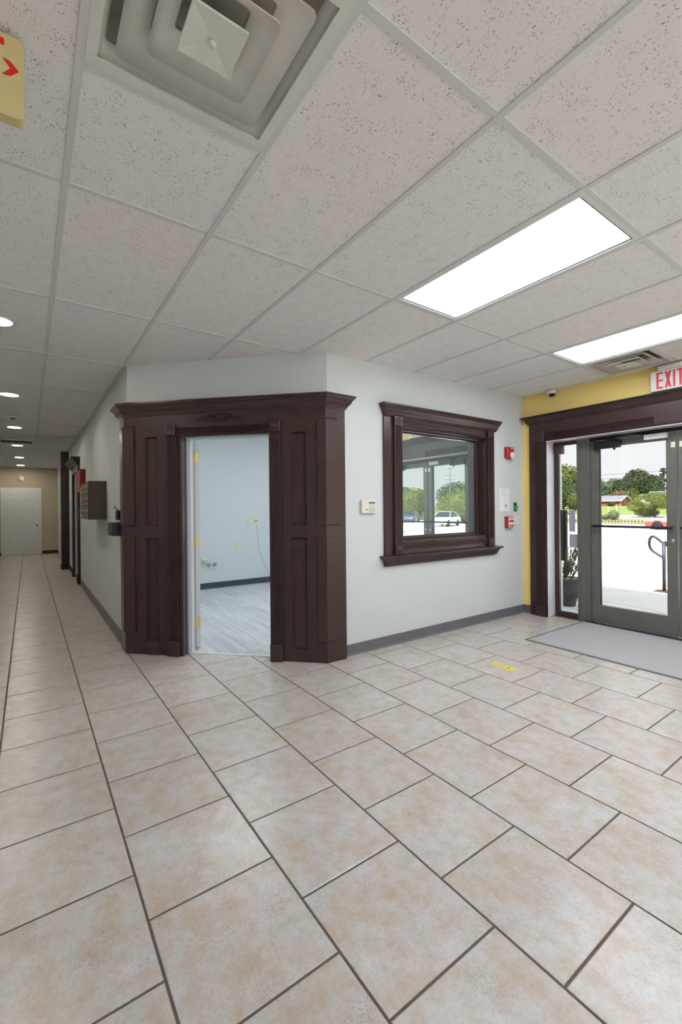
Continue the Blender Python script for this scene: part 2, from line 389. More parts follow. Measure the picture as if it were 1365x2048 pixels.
# ------------------------------------------------------------------ plan
XW, YWN, XE, YH, XL, YB = .77, 3.2, 5.08, 16.72, -1.1, -4.5     # hall wall, window wall, front wall, hall end, left wall, back wall
DCH = 3.77                                                       # 45 degree wall: x+y = DCH*sqrt2
C1=(XW, DCH*R2-XW); C2=(DCH*R2-YWN, YWN)
def ds(d,s): return ((d+s)/R2,(d-s)/R2)
def region(poly, dc=DCH, hall=XW, win=YWN):
    """clip a floor/ceiling piece to the open lobby and hallway"""
    poly=clip(poly,1,0,XE+.14); poly=clip(poly,-1,0,-XL) if poly else poly; poly=clip(poly,0,1,YH) if poly else poly; poly=clip(poly,0,-1,-YB) if poly else poly
    if not poly: return poly
    cx=sum(p[0] for p in poly)/len(poly); cy=sum(p[1] for p in poly)/len(poly)
    x0=min(p[0] for p in poly); y0=min(p[1] for p in poly); x1=max(p[0] for p in poly); y1=max(p[1] for p in poly); k=dc*R2
    if x0<k-win<x1 and y0<win<y1 and k-x0<=y1: return [(x0,y0),(x1,y0),(x1,win),(k-win,win),(x0,k-x0)]      # round the right corner
    if x0<hall<x1 and y0<k-hall<y1:                                                                          # round the left corner
        return ([(x0,y0),(x1,y0),(x1,k-x1)] if k-x1>y0 else [(x0,y0),(k-y0,y0)])+[(hall,k-hall),(hall,y1),(x0,y1)]
    if x0>=2.13-.3 and cx>2.0: return clip(poly,0,1,win)
    if y0>=C1[1]-.2: return clip(poly,1,0,hall)
    return clip(poly,1,1,dc*R2)

# ------------------------------------------------------------------ floor: grout bed and tiles
fl=MB()
fl.prism([(XL,YB),(5.30,YB),(5.30,3.19),(2.13,3.19),(2.2,3.32),(1.4,4.2),(.78,4.57),(.76,YH),(XL,YH)],-.08,-.003)
floor=struct(fl.build('floor','grout'),'beige stone-look tile floor with dark grout joints')
TP=.4435; TG=.0085; TX0=.305; TY0=.863
def tile_mesh(poly, h=.011, b=.003):
    """bevelled slab whose top is at z=0 around its own centre"""
    n=len(poly); mb=MB(); cx=sum(p[0] for p in poly)/n; cy=sum(p[1] for p in poly)/n
    def ins(p):
        l=math.hypot(p[0]-cx,p[1]-cy) or 1; k=max(0,1-b*1.4/l); return (cx+(p[0]-cx)*k,cy+(p[1]-cy)*k)
    top=[ins(p) for p in poly]
    vs=[(p[0],p[1],-h) for p in poly]+[(p[0],p[1],-.0012) for p in poly]+[(p[0],p[1],0) for p in top]
    mb.add(vs,[tuple(range(n))[::-1]]+[(i,(i+1)%n,n+(i+1)%n,n+i) for i in range(n)]+[(n+i,n+(i+1)%n,2*n+(i+1)%n,2*n+i) for i in range(n)]+[tuple(range(2*n,3*n))])
    return mb
hw=(TP-TG)/2
full_tile=tile_mesh([(-hw,-hw),(hw,-hw),(hw,hw),(-hw,hw)]).mesh('tile'); full_tile.materials.append(M['porcelain_tile'])
far_tiles=MB(); ntile=0
for i in range(-4,11):
    xc=TX0+TP*(i+.5); off=TY0 if i%2 else TY0+TP/2
    for j in range(-14,37):
        yc=off+TP*(j+.5)
        p=[(xc-hw,yc-hw),(xc+hw,yc-hw),(xc+hw,yc+hw),(xc-hw,yc+hw)]
        q=region(p, dc=DCH+.02)
        if len(q)<3 or area(q)<.004: continue
        if yc<-.4 or yc>13.6:
            far_tiles.prism(q,-.011,0); continue
        if area(q)>hw*hw*4*.999: link_mesh('tile',full_tile,'porcelain_tile',floor,(xc,yc,0))
        else: tile_mesh([(a-xc,b-yc) for a,b in q]).build('tile','porcelain_tile',floor,loc=(xc,yc,0))
        ntile+=1
ft=far_tiles.build('tile_field','porcelain_tile',floor); ft['kind']='stuff'

struct(MB().box(XL-.2,5.24,YB-.2,YH+.2,-.6,-.09).build('foundation','concrete'),'concrete slab added under the building against light from below')  # slab added to stop sky light leaking up from below
struct(MB().box(.762,.93,9.4,10.5,-.085,-.001).build('floor_doorway','grout'),'floor piece added inside the dark hallway doorway against light leaks')  # added floor piece, closes the light leak under the door
# ------------------------------------------------------------------ walls
WT=CEIL+.10
struct(MB().box(XL-.12,XL,YB-.12,YH+.12,0,WT).build('wall_left','sage_wall'),'plain sage grey wall on the left of the hallway')
wb=MB(); wb.box(XL,-.8,YB-.12,YB,0,WT).box(4.8,XE,YB-.12,YB,0,WT).box(-.8,4.8,YB-.12,YB,0,.1).box(-.8,4.8,YB-.12,YB,2.4,WT)
struct(wb.build('wall_back','sage_wall'),'plain sage grey wall behind the lobby')
struct(MB().box(XL,XW+.12,YH,YH+.12,0,WT).build('wall_end','hall_end_wall'),'tan wall closing the far end of the hallway')
wh=MB()
C1i=(XW+.12,(DCH+.12)*R2-XW-.12); C2i=((DCH+.12)*R2-YWN-.12,YWN+.12)
wh.prism([C1,C1i,(XW+.12,9.5),(XW,9.5)],0,WT); wh.box(XW,XW+.12,10.4,YH,0,WT); wh.box(XW,XW+.12,9.5,10.4,2.05,WT); wh.box(XW+.12,XW+.16,9.4,10.5,0,2.2)  # last box: backing added behind the dark door against leaking sky light
struct(wh.build('wall_hall','sage_wall'),'long sage grey wall running down the hallway')
SL,SR,HD=-2.085,-1.258,1.995                                    # door opening in the 45 degree wall
wc=MB()
wc.prism([C1,ds(DCH,SL),ds(DCH+.12,SL),C1i],0,WT); wc.prism([ds(DCH,SR),C2,C2i,ds(DCH+.12,SR)],0,WT); wc.prism([ds(DCH,SL),ds(DCH,SR),ds(DCH+.12,SR),ds(DCH+.12,SL)],HD,WT)
struct(wc.build('wall_corner','sage_wall'),'sage grey angled corner wall above the brown office doorway')
GX0,GX1,GZ0,GZ1=2.985,4.315,.985,2.125                          # window opening
ww=MB()
ww.prism([C2,(GX0,YWN),(GX0,YWN+.12),C2i],0,WT); ww.box(GX1,XE,YWN,YWN+.12,0,WT); ww.box(GX0,GX1,YWN,YWN+.12,0,GZ0); ww.box(GX0,GX1,YWN,YWN+.12,GZ1,WT)
struct(ww.build('wall_window','sage_wall'),'pale sage wall carrying the brown framed window')
EY0,EY1=.35,2.89                                                # entrance opening
wr=MB(); wr.box(XE,5.23,YB-.12,-4.2,0,WT).box(XE,5.23,-.5,EY0,0,WT).box(XE,5.23,-4.2,-.5,0,.1).box(XE,5.23,-4.2,-.5,2.4,WT); wr.box(XE,5.23,EY1,YWN+.12,0,WT); wr.box(XE,5.23,EY0,EY1,2.12,WT)
struct(wr.build('wall_right','yellow_wall'),'yellow wall around the entrance doors')
we=MB(); we.box(5.23,5.60,YB-.12,-4.2,-.1,3.9).box(5.23,5.6,-.5,.26,-.1,3.9).box(5.23,5.6,-4.2,-.5,-.1,.1).box(5.23,5.6,-4.2,-.5,2.4,3.9); we.box(5.23,5.60,2.98,4.2,-.1,3.9); we.box(5.23,5.60,.26,2.98,2.2,3.9); we.box(5.23,5.6,4.2,6.9,-.1,.8); we.box(5.23,5.6,4.2,6.9,2.3,3.9); we.box(5.23,5.6,6.9,YH+.12,-.1,3.9)
struct(we.build('wall_front','exterior_wall'),'white outer face of the front wall')
wo=MB(); wo.box(XE,5.23,YWN+.12,4.2,0,WT); wo.box(XE,5.23,6.9,7.45,0,WT); wo.box(XE,5.23,4.2,6.9,0,.8); wo.box(XE,5.23,4.2,6.9,2.3,WT); wo.box(XW+.12,XE,7.33,7.45,0,WT)
struct(wo.build('wall_office','office_wall'),'bluish white wall at the back of the office')
struct(MB().box(XL-.2,5.6,YB-.2,YH+.2,2.95,3.3).build('roof','exterior_wall'),'unseen flat roof slab added over the building to cast its shadow')  # unseen slab, added to shade the sidewalk and block light from above
struct(MB().prism([(.9,4.63),(2.19,3.33),(XE-.002,3.33),(XE-.002,7.32),(.9,7.32)],CEIL,CEIL+.05).build('ceiling_office','white_metal'),'white office ceiling')

# ------------------------------------------------------------------ ceiling: grid bars and panels
GT=.6096; GX=.1377; GY=.934; GL=1.2192
ceil=struct(MB().prism([(XL,YB),(XE,YB),(XE,YWN),C2,C1,(XW,YH),(XL,YH)],CEIL+.07,CEIL+.1).build('ceiling','dark_gap'),'suspended ceiling of speckled white panels in a metal grid')
def ymax(x): return YH if x<XW else (DCH*R2-x if x<C2[0] else YWN)
for k in range(-2,9):
    x=GX+GT*k; a,b=x-.012,x+.012
    MB().prism([(a-x,YB),(b-x,YB),(b-x,min(ymax(b),ymax(a))),(a-x,ymax(a))],CEIL-.001,CEIL+.03).build('grid_runner','grid_metal',ceil,loc=(x,0,0))
holes={(3,0),(6,0),(3,-2),(6,-2)}                                # light panels (col,row)
splits={(0,0):'diffuser',(7,0):'diffuser2'}
def panel(poly):
    if len(poly)<3 or area(poly)<.002: return
    cx=sum(p[0] for p in poly)/len(poly); cy=sum(p[1] for p in poly)/len(poly)
    key=tuple((round(p[0]-cx,3),round(p[1]-cy,3)) for p in poly)
    if key not in PC:
        PC[key]=MB().prism(key,0,.014).mesh('ceiling_panel'); PC[key].materials.append(M['acoustic_tile'])
    link_mesh('ceiling_panel',PC[key],'acoustic_tile',ceil,(cx,cy,CEIL+.004))
PC={}
def cross(x0,x1,y):
    p=region([(x0,y-.012),(x1,y-.012),(x1,y+.012),(x0,y+.012)])
    p=clip(p,1,0,XE) if p else p
    if p and area(p)>.0005:
        cx=(x0+x1)/2; MB().prism([(a-cx,b-y) for a,b in p],CEIL,CEIL+.03).build('grid_tee','grid_metal',ceil,loc=(cx,y,0))
for k in range(-3,9):
    x0,x1=GX+GT*k,GX+GT*(k+1)
    if x1<XL+.02: continue
    for j in range(-5,14):
        y0,y1=GY+GL*j,GY+GL*(j+1)
        cross(max(x0,XL)+.012,min(x1,XE)-.012,y0)
        if (k,j) in holes: continue
        cells=[(y0,y1)]
        if k==0 and j==0: cells=[(y0+GT,y1)]; cross(x0+.012,x1-.012,y0+GT)
        if k==7 and j==0: cells=[(y0,y0+GT)]; cross(x0+.012,x1-.012,y0+GT)
        for c0,c1 in cells:
            p=region([(x0+.012,c0+.012),(x1-.012,c0+.012),(x1-.012,c1-.012),(x0+.012,c1-.012)])
            p=clip(p,1,0,XE) if p else p
            panel(p)

# ------------------------------------------------------------------ ceiling lights, diffusers
def light_panel(cx,cy,label,lens='lit_lens'):
    t=thing('ceiling_light',label,'ceiling light',(cx,cy,CEIL),0,'fluorescent ceiling panels')
    hx,hy=GT/2-.012,GL/2-.012; f=MB(); w=.022
    f.box(-hx,hx,-hy,-hy+w,0,.03).box(-hx,hx,hy-w,hy,0,.03).box(-hx,-hx+w,-hy+w,hy-w,0,.03).box(hx-w,hx,-hy+w,hy-w,0,.03)
    f.build('frame','white_metal',t)
    g=MB(); g.box(-hx+w,-hx+w+.008,-hy+w,hy-w,.004,.03).box(hx-w-.008,hx-w,-hy+w,hy-w,.004,.03).box(-hx+w+.008,hx-w-.008,-hy+w,-hy+w+.008,.004,.03).box(-hx+w+.008,hx-w-.008,hy-w-.008,hy-w,.004,.03)
    g.build('reveal','dark_gap',t)
    MB().box(-hx+w+.008,hx-w-.008,-hy+w+.008,hy-w-.008,.01,.016).build('lens',lens,t)
yl=GY+GL/2
light_panel(GX+GT*3.5,yl,'lit rectangular ceiling light over the middle of the lobby floor')
light_panel(GX+GT*6.5,yl,'lit rectangular ceiling light nearest the entrance, beside the small vent')
light_panel(GX+GT*3.5,yl-2*GL,'lit fill panel added out of view at the back of the lobby, left one')  # unseen panel, added as fill for the lobby
light_panel(GX+GT*6.5,yl-2*GL,'lit fill panel added out of view at the back of the lobby, right one')  # its unseen neighbour, also added as lobby fill
t=thing('office_fill_light','added unseen fill light on the office ceiling','ceiling light',(2.3,5.0,CEIL-.001))  # unseen lamp, added to brighten the office
MB().box(-.6,.6,-.3,.3,-.02,0).build('housing','white_metal',t); MB().box(-.58,.58,-.28,.28,-.026,-.02).build('lens','office_fill_lens',t)
t=thing('office_fill_light','second added unseen fill light on the office ceiling','ceiling light',(3.9,5.0,CEIL-.001))  # another added lamp, out of view, more fill for the office
MB().box(-.6,.6,-.3,.3,-.02,0).build('housing','white_metal',t); MB().box(-.58,.58,-.28,.28,-.026,-.02).build('lens','office_fill_lens',t)
def sq_ring(mb, r0,z0,r1,z1,th=.004,rd=.02):
    """square cone band with rounded corners from half-width r0 at z0 to r1 at z1"""
    def loop(r,z,c):
        pts=[]
        c=min(c,r*.6)
        for q,(sx,sy) in enumerate(((1,1),(-1,1),(-1,-1),(1,-1))):
            for e in range(4):
                a=PI/2*q+PI/2*e/3; pts.append((sx*(r-c)+c*math.cos(a),sy*(r-c)+c*math.sin(a),z))
        return pts
    A=loop(r0,z0,rd*.6);B=loop(r1,z1,rd);C=loop(r1,z1+th,rd);D=loop(r0,z0+th,rd*.6); n=len(A)
    mb.add(A+B+C+D,[(i,(i+1)%n,n+(i+1)%n,n+i) for i in range(n)]+[(n+i,n+(i+1)%n,2*n+(i+1)%n,2*n+i) for i in range(n)]+[(2*n+i,2*n+(i+1)%n,3*n+(i+1)%n,3*n+i) for i in range(n)])
    return mb
def diffuser(cx,cy,label):
    t=thing('air_diffuser',label,'air vent',(cx,cy,CEIL)); h=GT/2-.012
    f=MB(); w=.03
    f.box(-h,h,-h,-h+w,-.002,.02).box(-h,h,h-w,h,-.002,.02).box(-h,-h+w,-h+w,h-w,-.002,.02).box(h-w,h,-h+w,h-w,-.002,.02)
    f.build('frame','aged_white',t)
    MB().box(-h+w,h-w,-h+w,h-w,.050,.055).build('duct_throat','throat_grey',t)
    sides=MB(); sq_ring(sides,h-.05,.049,h-w+.002,.002,.003); sides.build('outer_cone','aged_white',t,True)
    for (a,za,b,zb) in ((.140,.045,.222,-.006),(.085,.040,.150,-.016)):
        m=MB(); sq_ring(m,a,za,b,zb,.004,.022); m.build('cone_louvre','aged_white',t,True)
    c=MB(); n=4; c.bbox(-.078,.078,-.078,.078,-.020,-.012,.004)
    c.add([(-.07,-.07,-.0205),(.07,-.07,-.0205),(.07,.07,-.0205),(-.07,.07,-.0205),(0,0,-.006)],[(0,1,4),(1,2,4),(2,3,4),(3,0,4)])
    c2=MB(); c2.add([(-.078,-.078,-.024),(.078,-.078,-.024),(.078,.078,-.024),(-.078,.078,-.024),(0,0,-.014),(-.078,-.078,-.016),(.078,-.078,-.016),(.078,.078,-.016),(-.078,.078,-.016)],
        [(0,1,4),(1,2,4),(2,3,4),(3,0,4),(0,1,6,5),(1,2,7,6),(2,3,8,7),(3,0,5,8),(5,6,7,8)])
    cc=c2.build('centre_plate','aged_white',t)
    MB().lathe([(.004,-.014),(.004,-.024),(.010,-.026),(.010,-.034),(0,-.036)],n=14).build('knob','aged_white',cc,True)
    return t
diffuser(GX+GT*.5,GY+GT*.5,'large square stepped air diffuser directly above the viewer')
diffuser(GX+GT*7.5,GY+GT*1.5,'dirty square stepped air diffuser beside the light near the EXIT sign')
for k,(y,lb) in enumerate(((3.985,'round downlight in the hallway ceiling nearest the viewer'),(6.43,'second round downlight down the hallway ceiling'),(8.88,'third round downlight, just before the ceiling return grille'),(11.26,'fourth round downlight, just past the ceiling return grille'),(13.71,'fifth round downlight down the hallway ceiling'),(16.0,'last round downlight, nearest the white end door'))):
    t=thing('downlight',lb,'downlight',(-.172,y,CEIL+.004),0,'round hallway downlights')
    MB().lathe([(.090,-.001),(.092,-.006),(.110,-.006),(.115,0),(.090,0)],n=28).build('trim_ring','white_metal',t,True)
    MB().lathe([(0,-.003),(.09,-.003),(.09,-.001),(0,-.001)],n=28).build('lamp','lit_downlight',t)
t=thing('smoke_detector','small round white smoke detector on the hallway ceiling','smoke detector',(-.17,7.82,CEIL+.004))
MB().lathe([(.07,0),(.07,-.018),(.055,-.036),(0,-.036)],n=24).build('body','ivory_plastic',t,True); MB().lathe([(.03,-.036),(.026,-.046),(0,-.046)],n=16).build('sensor','dark_gap',t,True)
t=thing('return_grille','brown slatted return air grille in the hallway ceiling','air vent',(-.17,10.62,CEIL+.003))
MB().box(-.30,.30,-.24,-.215,-.012,0).box(-.3,.3,.215,.24,-.012,0).box(-.3,-.25,-.215,.215,-.012,0).box(.25,.3,-.215,.215,-.012,0).build('frame','white_metal',t)
MB().box(-.25,.25,-.215,.215,-.002,0).build('backing','dark_gap',t)
for k in range(8): MB().box(-.25,.25,-.2+.052*k,-.18+.052*k,-.011,-.003).build('slat','mailbox_brown',t)

# ------------------------------------------------------------------ skirting
BH=.10
def base_prof(t=.008): return [(0,0.0005),(t+.008,.0005),(t+.002,.012),(t,.02),(t,BH-.003),(t-.003,BH),(0,BH)]
struct(MB().sweep([(XE,YWN),(2.29,YWN)],base_prof()).build('baseboard_window','grey_vinyl'),'grey vinyl baseboard under the window wall')
struct(MB().sweep([(XE,3.1),(XE,YWN)],base_prof()).build('baseboard_right','grey_vinyl'),'short grey baseboard under the yellow wall')
struct(MB().sweep([(XW,4.715),(XW,9.23)],base_prof()).build('baseboard_hall','grey_vinyl'),'dark grey baseboard down the hallway wall')
struct(MB().sweep([(XW,10.67),(XW,11.86)],base_prof()).build('baseboard_hall_far','black_vinyl'),'dark baseboard between the hall doorway and the dark pillar')
struct(MB().sweep([(XW,YH),(.345,YH)],base_prof()).build('baseboard_end','black_vinyl'),'black baseboard right of the white end door')
struct(MB().sweep([(-.672,YH),(XL,YH)],base_prof()).build('baseboard_end_left','black_vinyl'),'black baseboard left of the white end door')
struct(MB().sweep([(XL,YH),(XL,YB)],base_prof()).build('baseboard_left','grey_vinyl'),'grey baseboard along the left wall')
struct(MB().sweep([(XE,7.33),(.89,7.33)],base_prof()).build('baseboard_office','blue_grey_vinyl'),'dark blue grey baseboard along the office back wall')

# ------------------------------------------------------------------ office floor planks
of=struct(MB().prism([ds(DCH+.03,SL),ds(DCH+.03,SR),ds(DCH+.125,SR),C2i,(XE,YWN+.12),(XE,7.33),(.89,7.33),C1i,ds(DCH+.125,SL)],-.08,-.004).build('floor_office','dark_gap'),'pale grey plank floor of the office')
PW,PL=.182,1.22; pk=0
for i in range(24):
    x0=.89+PW*i; off=random.uniform(0,PL)
    for j in range(-1,5):
        y0=3.3-off+PL*j; p=[(x0,y0),(x0+PW-.0012,y0),(x0+PW-.0012,y0+PL-.0012),(x0,y0+PL-.0012)]
        for a in ((1,0,XE),(0,1,7.33),(-1,0,-.89),(0,-1,-3.325),(-1,-1,-(DCH+.05)*R2)): p=clip(p,*a) if p else p
        if len(p)<3 or area(p)<.005: continue
        if x0>2.15: p=clip(p,0,-1,-3.325)
        cx,cy=x0+PW/2,y0+PL/2
        MB().prism([(a-cx,b-cy) for a,b in p],-.004,0).build('plank','vinyl_plank',of,loc=(cx,cy,0))
struct(MB().prism([ds(DCH+.022,SL),ds(DCH+.022,SR),ds(DCH+.052,SR),ds(DCH+.052,SL)],-.004,.004).build('threshold','white_door'),'thin white threshold strip in the office doorway')

# ------------------------------------------------------------------ brown door surround on the angled wall
S0=-1.6715; ch=ds(DCH,S0); surround=sroot('trim_1',(ch[0],ch[1],0),-PI/4,'tall brown panelled surround with crown moulding around the office doorway')
def L(s): return s-S0
def fluted(mb, u0,u1, a0,a1, y, d, n, axis='z'):
    """strip with n grooves: u across, a along, y front plane, d thickness (towards +y)"""
    w=(u1-u0); e=w*.07; p=(w-2*e)/n; pts=[(u0,y+d),(u0,y),(u0+e,y)]
    for k in range(n):
        b=u0+e+p*k; pts+=[(b+p*.18,y+.005),(b+p*.5,y+.0065),(b+p*.82,y+.005),(b+p,y)]
    pts+=[(u1,y),(u1,y+d)]
    if axis=='z': mb.extr(pts,'z',a0,a1)
    else: mb.extr([(q[1],q[0]) for q in pts],'x',a0,a1)
    return mb
def rosette(parent,x0,x1,z0,z1,y,mname='brown_paint'):
    b=MB().bbox(x0,x1,y,y+.03,z0,z1,.004).build('corner_block',mname,parent); cx,cz=(x0+x1)/2,(z0+z1)/2; r=min(x1-x0,z1-z0)*.40
    MB().lathe([(r,y+.001),(r,y-.003),(r*.86,y-.006),(r*.70,y-.001),(r*.52,y-.001),(r*.40,y-.007),(0,y-.010)],(cx,0,cz),'y',20).build('bullseye',mname,b,True)
YF=-.072
lb=MB()  # left and right panelled boards as frames around sunk panels
def board(s0,s1,z0,z1,p0,p1,pz):
    m=MB(); x0,x1,a,b=L(s0),L(s1),L(p0),L(p1)
    m.box(x0,a,YF,-.001,z0,z1).box(b,x1,YF,-.001,z0,z1)
    zs=[z0]+[v for q in pz for v in q]+[z1]
    for k in range(0,len(zs),2): m.box(a,b,YF,-.001,zs[k],zs[k+1])
    return m
pzL=((.125,1.062),(1.18,1.995)); pzR=((.111,1.077),(1.185,1.990))
board(-2.668,-2.225,0.0,2.2,-2.448,-2.332,pzL).build('board','brown_paint',surround)
board(-1.16,-.757,0.0,2.2,-1.060,-.932,pzR).build('board','brown_paint',surround)
for p0,p1,pz in ((-2.448,-2.332,pzL),(-1.060,-.932,pzR)):
    for z0,z1 in pz:
        MB().box(L(p0),L(p1),YF+.022,-.002,z0,z1).build('sunk_panel','brown_paint',surround)
        a,b,w=L(p0),L(p1),.012; m=MB()
        for (q) in (((a,z0),(b,z0),(b-w,z0+w),(a+w,z0+w)),((b,z0),(b,z1),(b-w,z1-w),(b-w,z0+w)),((b,z1),(a,z1),(a+w,z1-w),(b-w,z1-w)),((a,z1),(a,z0),(a+w,z0+w),(a+w,z1-w))):
            (x_0,z_0),(x_1,z_1),(x_2,z_2),(x_3,z_3)=q
            m.add([(x_0,YF-.003,z_0),(x_1,YF-.003,z_1),(x_2,YF+.022,z_2),(x_3,YF+.022,z_3)],[(0,1,2,3)])
        m.build('panel_moulding','brown_paint',surround)
MB().box(L(-2.225),L(-1.16),YF,-.001,2.0,2.2).build('header_board','brown_paint',surround)
# side returns onto the two walls (world plan turned into the surround's frame)
iv=Matrix.Rotation(PI/4,3,'Z')
def toL(p): v=iv@Vector((p[0]-ch[0],p[1]-ch[1],0)); return (v.x,v.y)
A_=ds(DCH-.072,-.757); B_=ds(DCH-.072,-2.668)
MB().prism([toL(q) for q in (A_,(2.285,A_[1]),(2.285,YWN-.001),(C2[0],YWN-.001),ds(DCH-.001,-.757))],0,2.2).build('side_return','brown_paint',surround)
MB().prism([toL(q) for q in (B_,(B_[0],4.71),(XW-.001,4.71),(XW-.001,C1[1]),ds(DCH-.001,-2.668))],0,2.2).build('side_return','brown_paint',surround)
# raised corner panels wrapped round the two outer corners
def corner_wrap(path,z0,z1):
    return MB().sweep([toL(q) for q in path],[(-.002,z0-.006),(.006,z0-.006),(.014,z0+.006),(.014,z1-.006),(.006,z1+.006),(-.002,z1+.006)])
for z0,z1 in ((.185,1.080),(1.184,2.098)):
    corner_wrap([(2.20,A_[1]),A_,ds(DCH-.072,-.829)],z0,z1).build('corner_panel','brown_paint',surround)
for z0,z1 in ((.20,1.08),(1.18,2.091)):
    corner_wrap([ds(DCH-.072,-2.558),B_,(B_[0],4.64)],z0,z1).build('corner_panel','brown_paint',surround)
crown_prof=[(0,2.190),(.008,2.190),(.010,2.203),(.018,2.206),(.018,2.214),(.024,2.222),(.040,2.240),(.050,2.262),(.056,2.272),(.064,2.276),(.066,2.286),(.074,2.290),(.074,2.306),(0,2.306)]
cpath=[(2.285,YWN),(2.285,A_[1]),A_,B_,(B_[0],4.71),(XW,4.71)]
MB().sweep([toL(q) for q in cpath],crown_prof).build('crown_moulding','brown_paint',surround)
# fluted casing, plinths, corner blocks, header strip
fluted(MB(),L(-2.222),L(-2.123),.14,1.998,YF-.022,.022,6).build('fluted_casing','brown_paint',surround)
fluted(MB(),L(-1.256),L(-1.152),.15,1.998,YF-.022,.022,6).build('fluted_casing','brown_paint',surround)
MB().bbox(L(-2.235),L(-2.118),YF-.032,YF,0,.14,.005).build('plinth_block','brown_paint',surround)
MB().bbox(L(-1.260),L(-1.146),YF-.032,YF,0,.152,.005).build('plinth_block','brown_paint',surround)
MB().bbox(L(-2.448),L(-2.332),YF-.012,YF,0,.118,.005).build('plinth_block','brown_paint',surround)
rosette(surround,L(-2.237),L(-2.140),2.0,2.100,YF-.030); rosette(surround,L(-1.257),L(-1.155),2.0,2.102,YF-.030)
fluted(MB(),1.998,2.072,L(-2.140),L(-1.257),YF-.022,.022,6,'x').build('fluted_header','brown_paint',surround)
MB().box(L(-2.123),L(-2.086),YF-.004,-.001,0,1.998).build('jamb_edge','brown_paint',surround)
MB().box(L(-2.086),L(-1.257),YF-.004,-.001,1.985,2.0).build('jamb_edge','brown_paint',surround)
def spiral(cx,cz,r0,turns,sgn,a0,n=16):
    return [(cx+r0*(1-k/n*.85)*math.cos(a0+sgn*2*PI*turns*k/n),YF-.007,cz+r0*(1-k/n*.85)*math.sin(a0+sgn*2*PI*turns*k/n)) for k in range(n+1)]
orn=MB(); oc=L(-1.70); oz=2.118
for s in (-1,1):
    orn.tube([(oc+s*x,YF-.006,oz+z) for x,z in ((.02,.006),(.06,.0),(.10,.012),(.14,.034),(.17,.030),(.20,.012),(.245,.0))],[.008,.008,.007,.006,.006,.005,.003],6)
    for (dx,dz,r) in ((.055,.034,.022),(.105,.034,.017),(.155,.012,.013)): orn.tube(spiral(oc+s*dx,oz+dz,r,1.3,s,PI/2),[.006]*9+[.005]*8,6)
    for (dx,dz,a,l) in ((.075,.052,.9,.022),(.12,.046,.6,.022),(.165,.040,.3,.022),(.195,.020,.1,.02),(.225,.010,0,.018)):
        orn.ball((oc+s*dx,YF-.004,oz+dz),l*.75,.007,l*.42,8,5)
for k in range(7):
    a=PI*(k+.5)/7; orn.tube([(oc,YF-.008,oz+.012),(oc+.030*math.cos(a),YF-.012,oz+.014+.030*math.sin(a)),(oc+.050*math.cos(a)*.8,YF-.006,oz+.016+.056*math.sin(a))],[.004,.008,.004],6)
orn.ball((oc,YF-.008,oz+.012),.014,.010,.012)
orn.build('carved_scroll','brown_paint',surround,True)

# office door: white jamb, stop, hinges, leaf swung far open
dr=sroot('door_1',(ch[0],ch[1],0),-PI/4,'white office door swung open behind its jamb, with brass hinges')
j=MB(); j.box(L(SL),L(SL)+.012,0,.125,0,HD).build('jamb','grey_white_jamb',dr)
MB().box(L(SL)+.012,L(SL)+.026,.03,.07,0,HD-.012).build('stop','white_door',dr)
MB().box(L(SR)-.012,L(SR),0,.125,0,HD).build('jamb','grey_white_jamb',dr)
MB().box(L(SL)+.012,L(SR)-.012,0,.125,HD-.012,HD).build('head_jamb','grey_white_jamb',dr)
hx,hy=L(SL)+.016,.128; lf=sroot('leaf',(hx,hy,0),math.radians(128)); lf.parent=dr; del lf['kind']
MB().bbox(.004,.80,-.042,0,.02,HD-.02,.002).build('slab','white_door',lf)
for z in (.26,1.01,1.82):
    MB().box(L(SL)+.0115,L(SL)+.0135,.072,.124,z-.05,z+.05).build('hinge','brass',dr)
    MB().lathe([(.006,z-.052),(.006,z+.052)],(hx-.002,hy+.002,0),'z',10).build('hinge_pin','brass',dr,True)
    MB().box(.0015,.0038,-.040,-.002,z-.05,z+.05).build('hinge_leaf','brass',lf)

# ------------------------------------------------------------------ window with brown frame
wn=sroot('window_1',(3.65,YWN,0),0,'large brown framed interior window with fluted casing and mirror-like glass')
def wx(x): return x-3.65
m=MB(); m.box(wx(2.765),wx(2.99),-.022,-.001,.765,2.22).box(wx(4.315),wx(4.47),-.022,-.001,.765,2.22).box(wx(2.99),wx(4.315),-.022,-.001,.765,.98).box(wx(2.99),wx(4.315),-.022,-.001,2.125,2.22); m.build('backing_board','brown_paint',wn)
fluted(MB(),wx(2.878),wx(2.980),.965,2.118,-.045,.023,7).build('fluted_casing','brown_paint',wn)
fluted(MB(),wx(4.322),wx(4.415),.965,2.118,-.045,.023,7).build('fluted_casing','brown_paint',wn)
for a,b in ((2.875,2.983),(4.320,4.418)):
    rosette(wn,wx(a),wx(b),2.116,2.210,-.055); rosette(wn,wx(a),wx(b),.872,.967,-.055)
fluted(MB(),2.128,2.20,wx(2.983),wx(4.320),-.036,.014,4,'x').build('head_casing','brown_paint',wn)
fluted(MB(),.905,.975,wx(2.983),wx(4.320),-.036,.014,3,'x').build('sill_casing','brown_paint',wn)
m=MB(); m.sweep([(wx(4.49),0),(wx(4.49),-.03),(wx(2.775),-.03),(wx(2.775),0)],[(-.005,2.205),(.006,2.205),(.008,2.218),(.014,2.222),(.018,2.236),(.030,2.262),(.036,2.278),(.042,2.284),(.045,2.300),(.054,2.306),(.055,2.322),(-.005,2.322)][::-1]); m.build('crown_moulding','brown_paint',wn)
